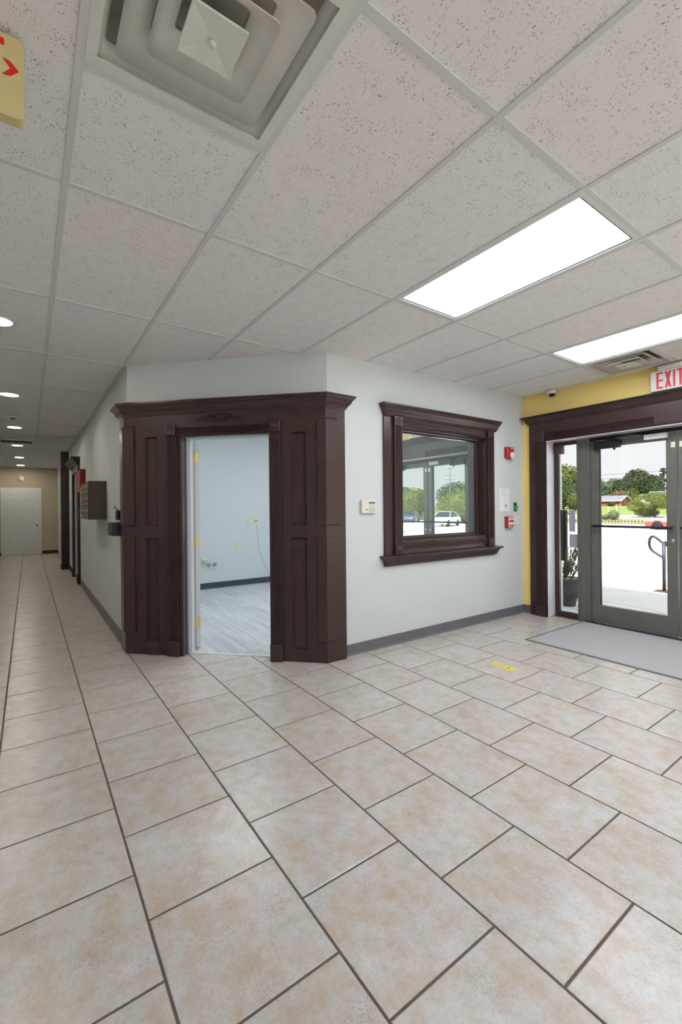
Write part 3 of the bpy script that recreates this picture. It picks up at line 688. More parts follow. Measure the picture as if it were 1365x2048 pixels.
m=MB(); m.sweep([(wx(4.48),0),(wx(4.48),-.03),(wx(2.775),-.03),(wx(2.775),0)],[(-.005,.775),(.004,.775),(.010,.79),(.026,.826),(.034,.832),(.038,.842),(.058,.846),(.060,.868),(-.005,.872)][::-1]); m.build('stool_moulding','brown_paint',wn)
# stepped inner frame and sash
for k,(d0,d1,ins) in enumerate(((-.022,.035,0.0),(.035,.075,.016),(.075,.118,.034))):
    x0,x1,z0,z1=wx(GX0)+ins,wx(GX1)-ins,GZ0+ins*.6,GZ1-ins*.7; w=.016 if k<2 else .034
    m=MB(); m.box(x0,x0+w,d0,d1,z0,z1).box(x1-w,x1,d0,d1,z0,z1).box(x0+w,x1-w,d0,d1,z0,z0+w).box(x0+w,x1-w,d0,d1,z1-w*.6,z1)
    m.build('inner_frame' if k<2 else 'sash','brown_paint',wn)
MB().box(wx(GX0)+.06,wx(GX1)-.06,.098,.106,GZ0+.045,GZ1-.038).build('pane','mirrored_glass',wn)

# ------------------------------------------------------------------ wall devices on the window wall
def wallthing(name,label,cat,x,z,group=None): return thing(name,label,cat,(x,YWN,z),0,group)
t=wallthing('alarm_keypad','off-white alarm keypad with small grey display, left of the window','keypad',2.571,1.34)
MB().bbox(-.088,.088,-.028,0,-.066,.066,.008).build('body','ivory_plastic',t)
MB().box(-.005,.070,-.030,-.027,.026,.042).build('display','lcd',t); MB().box(-.037,-.026,-.030,-.027,-.036,-.023).build('badge','dark_gap',t)
for r in range(4):
    for c in range(4):
        z=(.010,-.012,-.027,-.041)[r]; MB().bbox(-.004+.020*c,.008+.020*c,-.0305,-.027,z-.004,z+.004,.001).build('key','grey_sticker',t)
t=wallthing('fire_strobe','red fire alarm strobe high on the wall, above the taped paper','fire alarm',4.765,1.977)
MB().bbox(-.07,.07,-.045,0,-.068,.068,.006).build('body','red_plastic',t)
MB().lathe([(.045,-.044),(.044,-.058),(.03,-.074),(0,-.08)],(.022,0,-.03),'y',18).build('lens','white_metal',t,True)
for k in range(3): MB().box(-.058,-.052,-.047,-.044,-.002+.018*k,.008+.018*k).build('mark','paper',t)
MB().box(0,.05,-.047,-.044,.045,.055).build('mark','paper',t)
t=wallthing('paper_notice','white paper notice taped up right of the window','notice',4.688,1.407)
MB().bbox(-.105,.105,-.004,-.001,-.138,.138,.001).build('sheet','paper',t)
for k,(a,b) in enumerate(((-.08,.07),(-.06,.02),(-.07,.06),(-.04,.05))): MB().box(a,b,-.0048,-.004,.11-.022*k,.113-.022*k).build('print_line','grey_ink',t)
MB().lathe([(.02,-.0048),(.02,-.004)],(.03,0,-.07),'y',14).build('stamp','grey_ink',t); MB().box(-.015,.025,-.006,-.004,.125,.142).build('tape','pale_yellow_plastic',t)
t=wallthing('exit_button','small metal plate with a green lit push button','button',4.906,1.322)
MB().bbox(-.034,.034,-.006,0,-.056,.056,.002).build('plate','chrome',t); MB().bbox(-.012,.030,-.026,-.006,-.034,.012,.004).build('button','green_button',t)
t=wallthing('fire_pull_station','red and white fire alarm pull station below the taped paper','fire alarm',4.752,1.14)
MB().bbox(-.066,.066,-.042,0,-.070,.070,.005).build('body','red_plastic',t)
f=MB().bbox(-.040,.064,-.046,-.041,-.064,.064,.002).build('face','paper',t)
MB().box(-.03,.054,-.048,-.046,.004,.022).build('handle_slot','black_ink',f); MB().bbox(-.026,.050,-.060,-.046,-.014,.004,.003).build('pull_handle','white_metal',t)
MB().box(-.03,.054,-.048,-.046,-.056,-.032).build('print_band','red_plastic',f); MB().box(-.02,.044,-.048,-.046,.036,.056).build('print_band','pink_ink',f); MB().box(-.018,.042,-.0485,-.0475,-.046,-.042).build('print_line','paper',f)
t=wallthing('light_switch','ivory double switch plate next to the yellow wall','light switch',4.914,1.155)
MB().bbox(-.058,.058,-.007,0,-.058,.058,.003).build('plate','ivory_plastic',t)
for x in (-.023,.023): MB().bbox(x-.005,x+.005,-.017,-.007,-.010,.012,.002).build('toggle','ivory_plastic',t)

# ------------------------------------------------------------------ entrance: brown surround
en=sroot('trim_2',(XE,1.62,0),0,'brown entrance door surround with fluted casing and crown moulding')
def ey(y): return y-1.62
for y0,y1 in ((2.885,3.095),(.145,.355)): MB().box(-.022,-.001,ey(y0),ey(y1),0,2.33).build('side_board','brown_paint',en)
MB().box(-.022,-.001,ey(.355),ey(2.885),2.105,2.33).build('header_board','brown_paint',en)
def fluted_y(y0,y1,z0,z1,n):
    m=MB(); w=y1-y0; e=w*.07; p=(w-2*e)/n; pts=[(-.022,y0),(-.036,y0),(-.036,y0+e)]
    for k in range(n):
        b=y0+e+p*k; pts+=[(-.031,b+p*.18),(-.0295,b+p*.5),(-.031,b+p*.82),(-.036,b+p)]
    pts+=[(-.036,y1),(-.022,y1)]; return m.extr(pts,'z',z0,z1)
for y0,y1 in ((2.905,3.02),(.22,.335)):
    fluted_y(ey(y0),ey(y1),.13,2.11,8).build('fluted_casing','brown_paint',en)
    MB().bbox(-.044,-.022,ey(y0)-.006,ey(y1)+.006,0,.13,.004).build('plinth_block','brown_paint',en)
    MB().bbox(-.042,-.022,ey(y0)-.004,ey(y1)+.004,2.11,2.225,.003).build('corner_block','brown_paint',en)
def fluted_h(y0,y1,z0,z1,n):
    m=MB(); w=z1-z0; e=w*.07; p=(w-2*e)/n; pts=[(-.022,z0),(-.034,z0),(-.034,z0+e)]
    for k in range(n):
        b=z0+e+p*k; pts+=[(-.029,b+p*.18),(-.0275,b+p*.5),(-.029,b+p*.82),(-.034,b+p)]
    pts+=[(-.034,z1),(-.022,z1)]
    return m.extr(pts,'y',y0,y1)
fluted_h(ey(1.76),ey(2.905),2.12,2.21,7).build('fluted_header','brown_paint',en)
MB().box(-.030,-.022,ey(.335),ey(1.76),2.12,2.21).build('header_strip','brown_paint',en)
MB().sweep([(0,ey(.14)),(-.022,ey(.14)),(-.022,ey(3.10)),(0,ey(3.10))],[(-.004,2.325),(.006,2.325),(.010,2.338),(.018,2.342),(.034,2.368),(.044,2.386),(.052,2.392),(.054,2.404),(.072,2.408),(.074,2.420),(-.004,2.420)]).build('crown_moulding','brown_paint',en)
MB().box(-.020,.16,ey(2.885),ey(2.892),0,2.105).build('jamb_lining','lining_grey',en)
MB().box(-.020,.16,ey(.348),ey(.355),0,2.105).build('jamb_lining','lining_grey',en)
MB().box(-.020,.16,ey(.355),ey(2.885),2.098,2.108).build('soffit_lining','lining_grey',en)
XD=5.24                                                          # storefront plane (inner face)
def glazing(name,label,y0,y1,z0,z1,fw_,frame,xd=XD,dep=.06):
    t=sroot(name,(xd,(y0+y1)/2,0),0,label); h=(y1-y0)/2; m=MB(); a,b,c,d=fw_   # left(+y) right(-y) bottom top
    m.box(0,dep,h-a,h,z0,z1).build('stile',frame,t); MB().box(0,dep,-h,-h+b,z0,z1).build('stile',frame,t)
    MB().box(0,dep,-h+b,h-a,z0,z0+c).build('bottom_rail',frame,t); MB().box(0,dep,-h+b,h-a,z1-d,z1).build('top_rail',frame,t)
    MB().box(dep*.45,dep*.45+.006,-h+b-.004,h-a+.004,z0+c-.004,z1-d+.004).build('pane','clear_glass',t)
    for yy in (h-a-.006,-h+b): MB().box(.010,dep-.01,yy,yy+.006,z0+c,z1-d).build('glazing_bead','brown_paint' if frame=='brown_paint' else 'dark_metal',t)
    return t
s1=glazing('window_2','narrow glass sidelight beside the entrance doors with grey stickers and brown frame',2.605,2.89,0.0,2.10,(.050,.004,.055,.05),'brown_paint')
s2=glazing('window_3','narrow glass sidelight on the far side of the entrance doors',.35,.635,0.0,2.10,(.004,.085,.055,.05),'brown_paint')
for y0,y1,lb in ((2.455,2.604,'bronze aluminium post between the stickered sidelight and the entrance door'),(.636,.785,'bronze aluminium post between the far sidelight and the right entrance door')):
    po=sroot('trim_4',(XD,(y0+y1)/2,0),0,lb); h=(y1-y0)/2
    MB().box(-.01,.09,-h,h,0,2.10).build('post','bronze_aluminium',po); MB().box(-.016,-.01,-h+.012,-h+.030,.02,2.09).box(-.016,-.01,h-.030,h-.012,.02,2.09).build('cover_strip','bronze_aluminium',po)
struct(MB().box(XD-.01,XD+.09,.785,2.455,2.06,2.10).build('door_header','dark_metal'),'dark header over the entrance doors')
struct(MB().box(XD-.04,XD+.14,.64,2.60,-.004,.012).build('threshold_entrance','chrome'),'worn metal threshold under the entrance doors')
def door(name,label,y0,y1,lockside):
    t=glazing(name,label,y0,y1,.018,2.055,(.088,.088,.19,.075),'bronze_aluminium',XD,.05); h=(y1-y0)/2
    b=MB(); b.tube([(-.045,-h+.03,1.10),(-.045,h-.03,1.10)],.013,12); b.tube([(.0,-h+.045,1.10),(-.045,-h+.045,1.10)],.010,8); b.tube([(.0,h-.045,1.10),(-.045,h-.045,1.10)],.010,8)
    b.build('push_bar','dark_metal',t,True)
    ly=-h+.044 if lockside<0 else h-.044
    MB().lathe([(.024,0),(.022,-.006),(.012,-.008),(0,-.008)],(0,ly,.965),'x',16).build('lock_cylinder','chrome',t,True)
    return t
d2=door('door_2','bronze framed glass entrance door nearest the yellow corner, with dark push bar',1.632,2.452,-1)
d3=door('door_3','bronze framed glass entrance door on the right, beside the meeting stile',.788,1.620,1)
def yy(t,y): return y-t.location.y
def closer(t,ya,yb,s):
    MB().bbox(-.062,-.002,yy(t,ya),yy(t,yb),1.955,2.045,.006).build('closer_body','dark_metal',t)
    m=MB(); m.tube([(-.03,yy(t,(ya+yb)/2),2.048),(-.16,yy(t,ya-.10*s),2.055),(-.012,yy(t,ya-.26*s),2.066)],.009,8); m.build('closer_arm','dark_metal',t,True)
    MB().lathe([(.012,1.935),(.012,1.956)],(-.03,yy(t,ya+.06),0),'z',10).build('closer_valve','dark_metal',t)
closer(d2,2.13,2.40,1); closer(d3,.84,1.11,-1)
MB().bbox(-.055,-.002,yy(d2,1.70),yy(d2,1.90),2.0,2.052,.004).build('magnetic_lock','white_metal',d2)
for t_,y in ((d2,1.645),(d3,1.575)): MB().box(-.003,0,yy(t_,y),yy(t_,y+.035),1.90,1.955).build('alarm_contact','ivory_plastic',t_)
for (y0,y1,z0,z1) in ((2.643,2.715,1.022,1.278),(2.608,2.715,.832,.995)): MB().bbox(.020,.023,yy(s1,y0),yy(s1,y1),z0,z1,.0012).build('sticker','grey_sticker',s1)
MB().bbox(-.062,-.002,yy(s1,2.75),yy(s1,2.828),1.948,2.05,.003).build('sensor_box','mailbox_brown',s1)
# entrance mat, floor sticker, dome camera
t=thing('entrance_mat','large grey ribbed carpet mat in front of the entrance doors','mat',(4.60,1.62,0))
MB().bbox(-.555,.555,-.885,.885,.001,.009,.002).build('pile','ribbed_carpet_mat',t)
m=MB(); a,b=.555,.885; w=.025
m.bbox(-a-w,a+w,-b-w,-b,.001,.006,.001).bbox(-a-w,a+w,b,b+w,.001,.006,.001).bbox(-a-w,-a,-b,b,.001,.006,.001).bbox(a,a+w,-b,b,.001,.006,.001); m.build('rubber_border','grey_vinyl',t)
t=thing('floor_sticker','worn yellow strip sticker on the floor tiles in front of the mat','sticker',(3.203,2.208,0))
MB().box(-.043,.043,-.105,.105,.0002,.0012).build('strip','yellow_sticker',t)
MB().prism([(-.012,-.05),(.0,-.045),(.012,-.052),(.02,-.048),(.002,-.034),(-.02,-.048)],.0012,.0018).build('arrow_mark','mailbox_brown',t)
MB().box(-.02,.02,-.02,.085,.0012,.0016).build('faded_print','cream_plastic',t)
t=thing('dome_camera','small white security dome camera on the ceiling above the yellow wall','camera',(5.015,2.775,CEIL))
MB().lathe([(.052,.0),(.054,-.03),(.048,-.045),(.036,-.048)],n=24).build('housing','white_metal',t,True); MB().lathe([(.036,-.046),(.034,-.062),(.024,-.076),(0,-.082)],n=20).build('dome','smoked_dome',t,True)

# ------------------------------------------------------------------ exit signs
def letters(mb, word, u0, z0, h, w, gap, st, put):
    """block capitals from strokes; put(list of (u,z)) extrudes one stroke"""
    u=u0
    for c in word:
        if c=='E':
            put(mb,[(u,z0),(u+st,z0),(u+st,z0+h),(u,z0+h)])
            for k in (0,(h-st)/2,h-st): put(mb,[(u+st,z0+k),(u+w,z0+k),(u+w,z0+k+st),(u+st,z0+k+st)])
        elif c=='X':
            a=st*1.15; m_=u+w/2; k=h*.5*a/(w-a); c_=z0+h/2; e=a/2
            put(mb,[(u,z0),(u+a,z0),(m_,c_-k),(u+w-a,z0),(u+w,z0),(m_+e,c_),(u+w,z0+h),(u+w-a,z0+h),(m_,c_+k),(u+a,z0+h),(u,z0+h),(m_-e,c_)])
        elif c=='I': put(mb,[(u,z0),(u+st,z0),(u+st,z0+h),(u,z0+h)])
        elif c=='T':
            put(mb,[(u,z0+h-st),(u+w,z0+h-st),(u+w,z0+h),(u,z0+h)]); put(mb,[(u+w/2-st/2,z0),(u+w/2+st/2,z0),(u+w/2+st/2,z0+h-st),(u+w/2-st/2,z0+h-st)])
        u+=(st if c=='I' else w)+gap
t=thing('exit_sign','white EXIT sign with red letters over the entrance doors','exit sign',(5.03,1.607,2.435))
MB().bbox(-.022,.022,-.165,.165,0,.195,.006).build('body','white_metal',t)
m=MB(); letters(m,'EXIT',-.112,.020,.157,.054,.014,.017,lambda mb,p: mb.extr([(-u,z) for u,z in p],'x',-.0245,-.021)); m.build('lettering','red_letter',t)
MB().bbox(-.04,.05,-.10,.10,.195,.240,.008).build('canopy','white_metal',t)
t=thing('exit_sign','cream hanging EXIT sign with red arrow at the top left edge','exit sign',(-.155,1.565,2.445))
pts=[]; 
for q,(sx,sz) in enumerate(((.155,.230),(-.155,.230),(-.155,.0),(.155,.0))):
    r=.018; cx=sx-math.copysign(r,sx); cz=sz-r if sz>.1 else sz+r
    for e in range(5): a=PI/2*q+PI/2*e/4; pts.append((cx+r*math.cos(a),cz+r*math.sin(a)))
MB().extr(pts,'y',-.006,.030).build('body','cream_plastic',t)
MB().extr([(x*.985,.004+(z)*.97) for x,z in pts],'y',.030,.036).build('back_cover','ivory_plastic',t)
m=MB(); letters(m,'EXIT',-.106,.062,.150,.050,.016,.018,lambda mb,p: mb.extr(p,'y',-.008,-.0055)); m.build('lettering','bright_red',t)
m=MB(); c=.132; m.extr([(.106,.158),(.124,.155),(.143,.137),(.124,.115),(.106,.113),(.124,.136)],'y',-.0082,-.0055); m.build('arrow','bright_red',t)
MB().lathe([(.03,.228),(.045,.243),(0,.243)],(0,.012,0),'z',16).build('mount','cream_plastic',t,True)

# ------------------------------------------------------------------ office wall fittings
def plate(x,z,label,mname,sock):
    t=thing('wall_plate',label,'wall plate',(x,7.33,z)); MB().bbox(-.036,.036,-.007,0,-.058,.058,.003).build('cover',mname,t)
    if sock=='outlet':
        for dz in (-.02,.02): MB().bbox(-.016,.016,-.010,-.007,dz-.013,dz+.013,.001).build('socket','ivory_plastic',t)
    else: MB().bbox(-.010,.010,-.012,-.007,-.014,.014,.002).build('jack','dark_gap',t)
    return t
plate(3.20,1.12,'pale yellow wall plate on the office wall, left of the corded jack','pale_yellow_plastic','outlet')
plate(3.325,1.117,'white phone jack plate on the office wall with a cord hanging','ivory_plastic','jack')
plate(2.97,.69,'pale yellow low wall outlet in the middle of the office wall','pale_yellow_plastic','outlet')
m=MB(); m.tube([(3.335+.26*(k/12)**2.2+.01*math.sin(k*.8)*(k>0),7.318,1.06-.955*(k/12)) for k in range(13)],.0022,6)
tag(m.build('phone_cord','grey_ink',None,True),'thin cord hanging from the jack to the office baseboard','cord')
t=thing('drain_stub','white capped drain pipe stub in the office wall','pipe',(2.385,7.33,.478))
MB().lathe([(.055,0),(.052,-.006),(.03,-.008),(.03,-.055),(.034,-.056),(.034,-.075),(0,-.075)],axis='y',n=20).build('escutcheon','white_pvc',t,True); MB().lathe([(.036,.0),(.036,.035),(.030,.035),(.030,.015),(0,.015)],(0,-.055,.0),'z',18).build('pipe_end','white_pvc',t,True)
for x,lb in ((2.46,'chrome water valve closest to the white drain stub'),(2.565,'chrome water valve further from the white drain stub')):
    t=thing('shutoff_valve',lb,'valve',(x,7.33,.40),0,'chrome shutoff valves')
    MB().lathe([(.034,0),(.030,-.005),(.010,-.008),(.010,-.05),(.014,-.05),(.014,-.075),(0,-.075)],axis='y',n=18).build('body','chrome',t,True); MB().bbox(-.022,.022,-.088,-.076,-.009,.009,.003).build('handle','chrome',t); MB().lathe([(.008,0),(.008,.03)],(.0,-.06,.01),'z',10).build('outlet','chrome',t)

# ------------------------------------------------------------------ hallway things
t=thing('mailbox_unit','brown wall-mounted bank of mailboxes with brass locks in the hallway','mailbox',(XW,5.95,1.22))
MB().bbox(-.185,0,0,.92,0,.46,.004).build('cabinet','mailbox_brown',t)
for r in range(3):
    for c in range(4):
        d=MB().bbox(-.192,-.185,.015+.225*c,.225+.225*c,.012+.148*r,.150+.148*r,.002).build('box_door','mailbox_brown',t)
        MB().bbox(-.196,-.191,.10+.225*c,.145+.225*c,.10+.148*r,.125+.148*r,.001).build('number_plate','brass',d); MB().lathe([(.010,-.198),(.010,-.191)],(0,.12+.225*c,.045+.148*r),'x',10).build('lock','brass',d)
t=thing('letter_bin','black open wall bin beside the brown doorway surround','bin',(XW,4.74,1.08))
m=MB(); m.box(-.115,0,0,.25,0,.005).box(-.115,-.111,0,.25,.005,.125).box(-.004,0,0,.25,.005,.18).box(-.111,-.004,0,.004,.005,.125).box(-.111,-.004,.246,.25,.005,.125); m.build('tray','black_plastic',t)
MB().bbox(-.055,-.004,.05,.19,.15,.245,.006).build('dispenser','black_plastic',t); MB().tube([(-.03,.12,.24),(-.075,.14,.285)],.004,6).build('pen','dark_metal',t)
t=thing('red_wall_box','dark red wall box with two thin rods on top, past the mailboxes','wall box',(XW,8.3,1.70))
MB().bbox(-.075,0,0,.42,0,.31,.004).build('body','dark_red',t); MB().bbox(-.082,-.075,.02,.40,-.06,.25,.002).build('front_panel','red_plastic',t)
for y,x in ((.05,-.065),(.10,-.025)): MB().tube([(x,y,.31),(x,y,.50)],.006,6).build('rod','white_metal',t)
t=thing('green_card','small pale green card on the hallway wall behind the mailboxes','card',(XW,8.86,1.27)); MB().bbox(-.012,0,0,.36,0,.13,.002).build('sheet','green_card',t)
hd=sroot('door_4',(XW,9.95,0),0,'dark brown hallway doorway with projecting crown')
MB().box(-.035,-.001,-.69,-.45,0,2.18).build('casing','dark_brown',hd); MB().box(-.035,-.001,.45,.69,0,2.18).build('casing','dark_brown',hd); MB().box(-.035,-.001,-.45,.45,2.05,2.18).build('casing','dark_brown',hd)
MB().bbox(-.05,-.035,-.70,-.44,0,.16,.004).build('plinth_block','dark_brown',hd); MB().bbox(-.05,-.035,.44,.70,0,.16,.004).build('plinth_block','dark_brown',hd)
MB().sweep([(0,-.70),(-.035,-.70),(-.035,.70),(0,.70)],[(0,2.16),(.012,2.16),(.03,2.19),(.07,2.24),(.10,2.27),(.11,2.30),(0,2.30)]).build('crown_moulding','dark_brown',hd)
MB().bbox(.045,.09,-.45,.45,.005,2.05,.003).build('slab','dark_brown',hd); MB().lathe([(.0,.0),(.02,-.005),(.026,-.02),(.02,-.035),(.01,-.045),(.01,-.06)][::-1],(.05,.38,.95),'x',14).build('knob','chrome',hd,True)
hp=sroot('trim_3',(XW,11.98,0),0,'dark brown full-height pillar against the hallway wall')
MB().bbox(-.15,-.001,-.11,.12,0,CEIL-.004,.004).build('shaft','dark_brown',hp); MB().bbox(-.165,-.001,-.125,.135,0,.12,.004).build('base_block','dark_brown',hp)
for z in (.5,1.34,1.9): MB().bbox(-.156,-.15,-.07,.08,z-.2 if z<1.8 else z-.25,z+.4,.003).build('panel','dark_brown',hp)
sdw=sroot('door_5',(XW,15.6,0),0,'white side door near the far end of the hallway')
MB().box(-.02,-.001,-.52,-.44,0,2.1).box(-.02,-.001,.44,.52,0,2.1).box(-.02,-.001,-.44,.44,2.03,2.1).build('casing','white_door',sdw); MB().bbox(-.010,-.001,-.44,.44,.01,2.03,.002).build('slab','white_door',sdw)
ed=sroot('door_6',(-.163,YH,0),0,'white six-panel door at the far end of the hallway')
MB().box(-.509,-.45,-.018,-.001,0,2.06).build('casing','white_door',ed); MB().box(.45,.509,-.018,-.001,0,2.06).build('casing','white_door',ed); MB().box(-.45,.45,-.018,-.001,2.0,2.06).build('casing','white_door',ed)
MB().box(-.448,.448,-.004,-.001,.008,2.0).build('slab','white_door',ed)
m=MB(); m.box(-.448,-.33,-.016,-.004,.008,2.0).box(-.05,.05,-.016,-.004,.008,2.0).box(.33,.448,-.016,-.004,.008,2.0)
for x0,x1 in ((-.33,-.05),(.05,.33)):
    for z0,z1 in ((.008,.24),(.80,.98),(1.54,1.66),(1.86,2.0)): m.box(x0,x1,-.016,-.004,z0,z1)
m.build('stiles_and_rails','white_door',ed)
for x0,x1 in ((-.33,-.05),(.05,.33)):
    for z0,z1 in ((.24,.80),(.98,1.54),(1.66,1.86)):
        m=MB().bbox(x0+.035,x1-.035,-.015,-.004,z0+.035,z1-.035,.010)
        m.build('raised_panel','white_door',ed)
MB().lathe([(.03,-.016),(.03,-.020),(.012,-.021),(.012,-.04),(.028,-.05),(.028,-.066),(0,-.072)],(.385,0,.9),'y',16).build('knob','chrome',ed,True)
for z in (.3,1.0,1.75): MB().bbox(-.452,-.440,-.012,-.006,z-.05,z+.05,.001).build('hinge','dark_metal',ed)
t=thing('wall_disc','small round white disc on the tan wall above the end door','wall disc',(-.16,YH,2.345))
MB().lathe([(.075,0),(.075,-.025),(.06,-.038),(0,-.04)],axis='y',n=24).build('cover','white_metal',t,True); MB().lathe([(.082,0),(.082,-.008),(.075,-.008)],axis='y',n=24).build('rim','white_metal',t,True)

# ------------------------------------------------------------------ office exterior window, unseen, added to light the office
ow=sroot('added_window_4',(5.24,5.55,0),0,'added unseen office window onto the parking lot, for daylight')
MB().box(0,.06,-1.35,-1.29,.8,2.3).box(0,.06,1.29,1.35,.8,2.3).box(0,.06,-1.29,1.29,.8,.86).box(0,.06,-1.29,1.29,2.24,2.3).box(0,.06,-.03,.03,.86,2.24).build('frame','white_door',ow)
for a,b in ((-1.29,-.03),(.03,1.29)): MB().box(.028,.034,a,b,.86,2.24).build('pane','clear_glass',ow)

# storefront windows added out of view behind the viewer, daylight for the lobby
sf=sroot('added_window_5',(5.24,-2.35,0),0,'wide storefront window added for daylight beside the entrance, behind the viewer')
for k in range(5): MB().box(0,.06,-1.85+.91*k,-1.79+.91*k,.1,2.4).build('mullion','bronze_aluminium',sf)
MB().box(0,.06,-1.79,1.79,.1,.16).box(0,.06,-1.79,1.79,2.34,2.4).build('frame','bronze_aluminium',sf)
for k in range(4): MB().box(.028,.034,-1.79+.91*k,-.94+.91*k,.16,2.34).build('pane','clear_glass',sf)
sf=sroot('added_window_6',(2.0,YB-.09,0),0,'wide storefront window added for daylight in the wall behind the viewer')
for k in range(6): MB().box(-2.8+1.108*k,-2.74+1.108*k,0,.06,.1,2.4).build('mullion','bronze_aluminium',sf)
MB().box(-2.74,2.74,0,.06,.1,.16).box(-2.74,2.74,0,.06,2.34,2.4).build('frame','bronze_aluminium',sf)
for k in range(5): MB().box(-2.74+1.108*k,-1.692+1.108*k,.028,.034,.16,2.34).build('pane','clear_glass',sf)
struct(MB().prism([(-40,-60),(5.24,-60),(5.24,-4.75),(-40,-4.75)],-.6,-.02).build('ground_side','concrete'),'pale paving added out of view behind the viewer to bounce daylight indoors')  # unseen paving, added so daylight bounces up to the lobby ceiling

# ------------------------------------------------------------------ outdoors: ground
LOT=-.45
sw=struct(MB().prism([(5.24,-40),(8.7,-40),(8.7,60),(5.24,60)],-.6,-.02).build('sidewalk','concrete'),'pale concrete sidewalk outside the entrance')
m=MB(); cp=[(6.596,3.065),(6.62,2.95),(6.63,2.866),(6.60,2.70),(6.58,2.583),(6.56,2.45),(6.547,2.35),(6.50,2.26),(6.453,2.18),(6.40,2.15),(6.348,2.098),(6.33,1.9),(6.36,1.7)]
for k in range(len(cp)-1):
    (x0,y0),(x1,y1)=cp[k],cp[k+1]; w=.006; m.add([(x0-w,y0,-.0195),(x0+w,y0,-.0195),(x1+w,y1,-.0195),(x1-w,y1,-.0195)],[(0,1,2,3)])
m.build('crack','dark_gap',sw)
struct(MB().prism([(8.7,-220),(48,-220),(48,260),(8.7,260)],-.9,LOT).build('ground_lot','lot_asphalt'),'bright pale parking lot')
def slope(name,m_,pts,label):
    mb=MB()
    for (xa,za),(xb,zb) in zip(pts,pts[1:]): mb.add([(xa,-320,za),(xb,-320,zb),(xb,380,zb),(xa,380,za)],[(0,1,2,3)])
    return struct(mb.build(name,m_),label)
slope('ground_verge','dry_grass',[(48,LOT),(55,-.08)],'strip of grass beyond the parking lot')
slope('ground_road','road',[(55,-.08),(66,.13)],'pale road beyond the grass strip')
slope('ground_lawn','grass',[(66,.13),(78,.25),(190,1.3),(420,3.0)],'green lawn rising towards the houses')

# ------------------------------------------------------------------ outdoors: things
t=thing('planter','dark grey round planter with a leaning juniper, outside the sidelight','planter',(5.98,3.115,-.02))
MB().lathe([(0,0),(.095,0),(.10,.03),(.14,.18),(.165,.31),(.168,.34),(.185,.345),(.185,.375),(.172,.375),(.168,.35),(0,.35)],n=28).build('pot','pot_grey',t,True)
gm=MB()
for k in range(70):
    a=random.uniform(0,2*PI); r=.15*math.sqrt(random.random()); s=random.uniform(.012,.022); gm.ball((r*math.cos(a),r*math.sin(a),.365+.05*(1-r/.15)*random.random()),s,s*.8,s*.7,6,4)
g_=gm.build('gravel','gravel',t); g_['kind']='stuff'
sm=MB(); lm=MB()
for k in range(15):
    a=random.uniform(0,2*PI); lean=random.uniform(.05,.26); ln=random.uniform(.20,.50); bx,by=.05*math.cos(a),.05*math.sin(a)
    dirv=Vector((.25*math.cos(a)*lean*3,-.12+.3*math.sin(a)*lean*3-.30*random.random(),1)).normalized(); p0=Vector((bx,by,.36)); p1=p0+dirv*ln
    sm.tube([p0,p0+dirv*ln*.5+Vector((.01,0,0)),p1],[.006,.004,.002],5)
    for q in range(80):
        u=.18+.82*random.random(); c=p0.lerp(p1,u); b=random.uniform(0,2*PI); w=(1-u)*.06+.018; d=Vector((math.cos(b)*w,math.sin(b)*w,random.uniform(.01,.05))); e=d.cross(Vector((0,0,1))).normalized()*.006
        lm.add([c-e,c+e,c+d+e*.4,c+d-e*.4],[(0,1,2,3)])
sm.build('stem','bark',t,True); f=lm.build('foliage','leaf_juniper',t,'leaf'); f['kind']='stuff'
t=thing('ash_receptacle','black cylindrical cigarette receptacle mounted outside the sidelight','ash receptacle',(5.51,2.915,.645))
MB().lathe([(0,0),(.046,0),(.048,.01),(.048,.50),(.050,.505),(.050,.525),(.046,.53)],n=24).build('tube','black_plastic',t,True)
MB().lathe([(.046,.53),(.049,.535),(.049,.61),(.040,.632),(0,.638)],n=24).build('cap','black_plastic',t,True); MB().bbox(-.02,.02,.045,.064,.40,.52,.004).build('bracket','black_plastic',t)
for a in (-1,1): MB().box(a*.03-.006,a*.03+.006,-.0505,-.046,.575,.60).build('slot','dark_gap',t)
t=thing('pipe_handrail','dark pipe handrail with a rounded loop on a rusty base plate','handrail',(8.09,2.70,-.02))
m=MB(); m.tube([(0,0,.01),(0,0,.765)],.024,12); m.build('post','rail_paint',t,True)
m=MB(); m.tube(smooth_path([(0,-.005,.752),(0,.05,.79),(0,.105,.838),(0,.145,.855),(0,.18,.83),(0,.197,.765),(0,.192,.69),(0,.16,.632),(0,.11,.595),(0,.0,.525)]),.020,12); m.build('loop','rail_paint',t,True)
MB().bbox(-.11,.11,-.11,.11,0,.012,.003).build('base_plate','rust',t)
def wheel(parent,x,y,r,w):
    o=MB().lathe([(r*.62,-w/2),(r*.95,-w/2),(r,-w*.35),(r,w*.35),(r*.95,w/2),(r*.62,w/2)],(x,y,r),'x',24).build('tyre','tyre',parent,True)
    MB().lathe([(0,-w*.30),(r*.62,-w*.42),(r*.62,w*.42),(0,w*.30)],(x,y,r),'x',12).build('wheel_hub','chrome',parent,True)
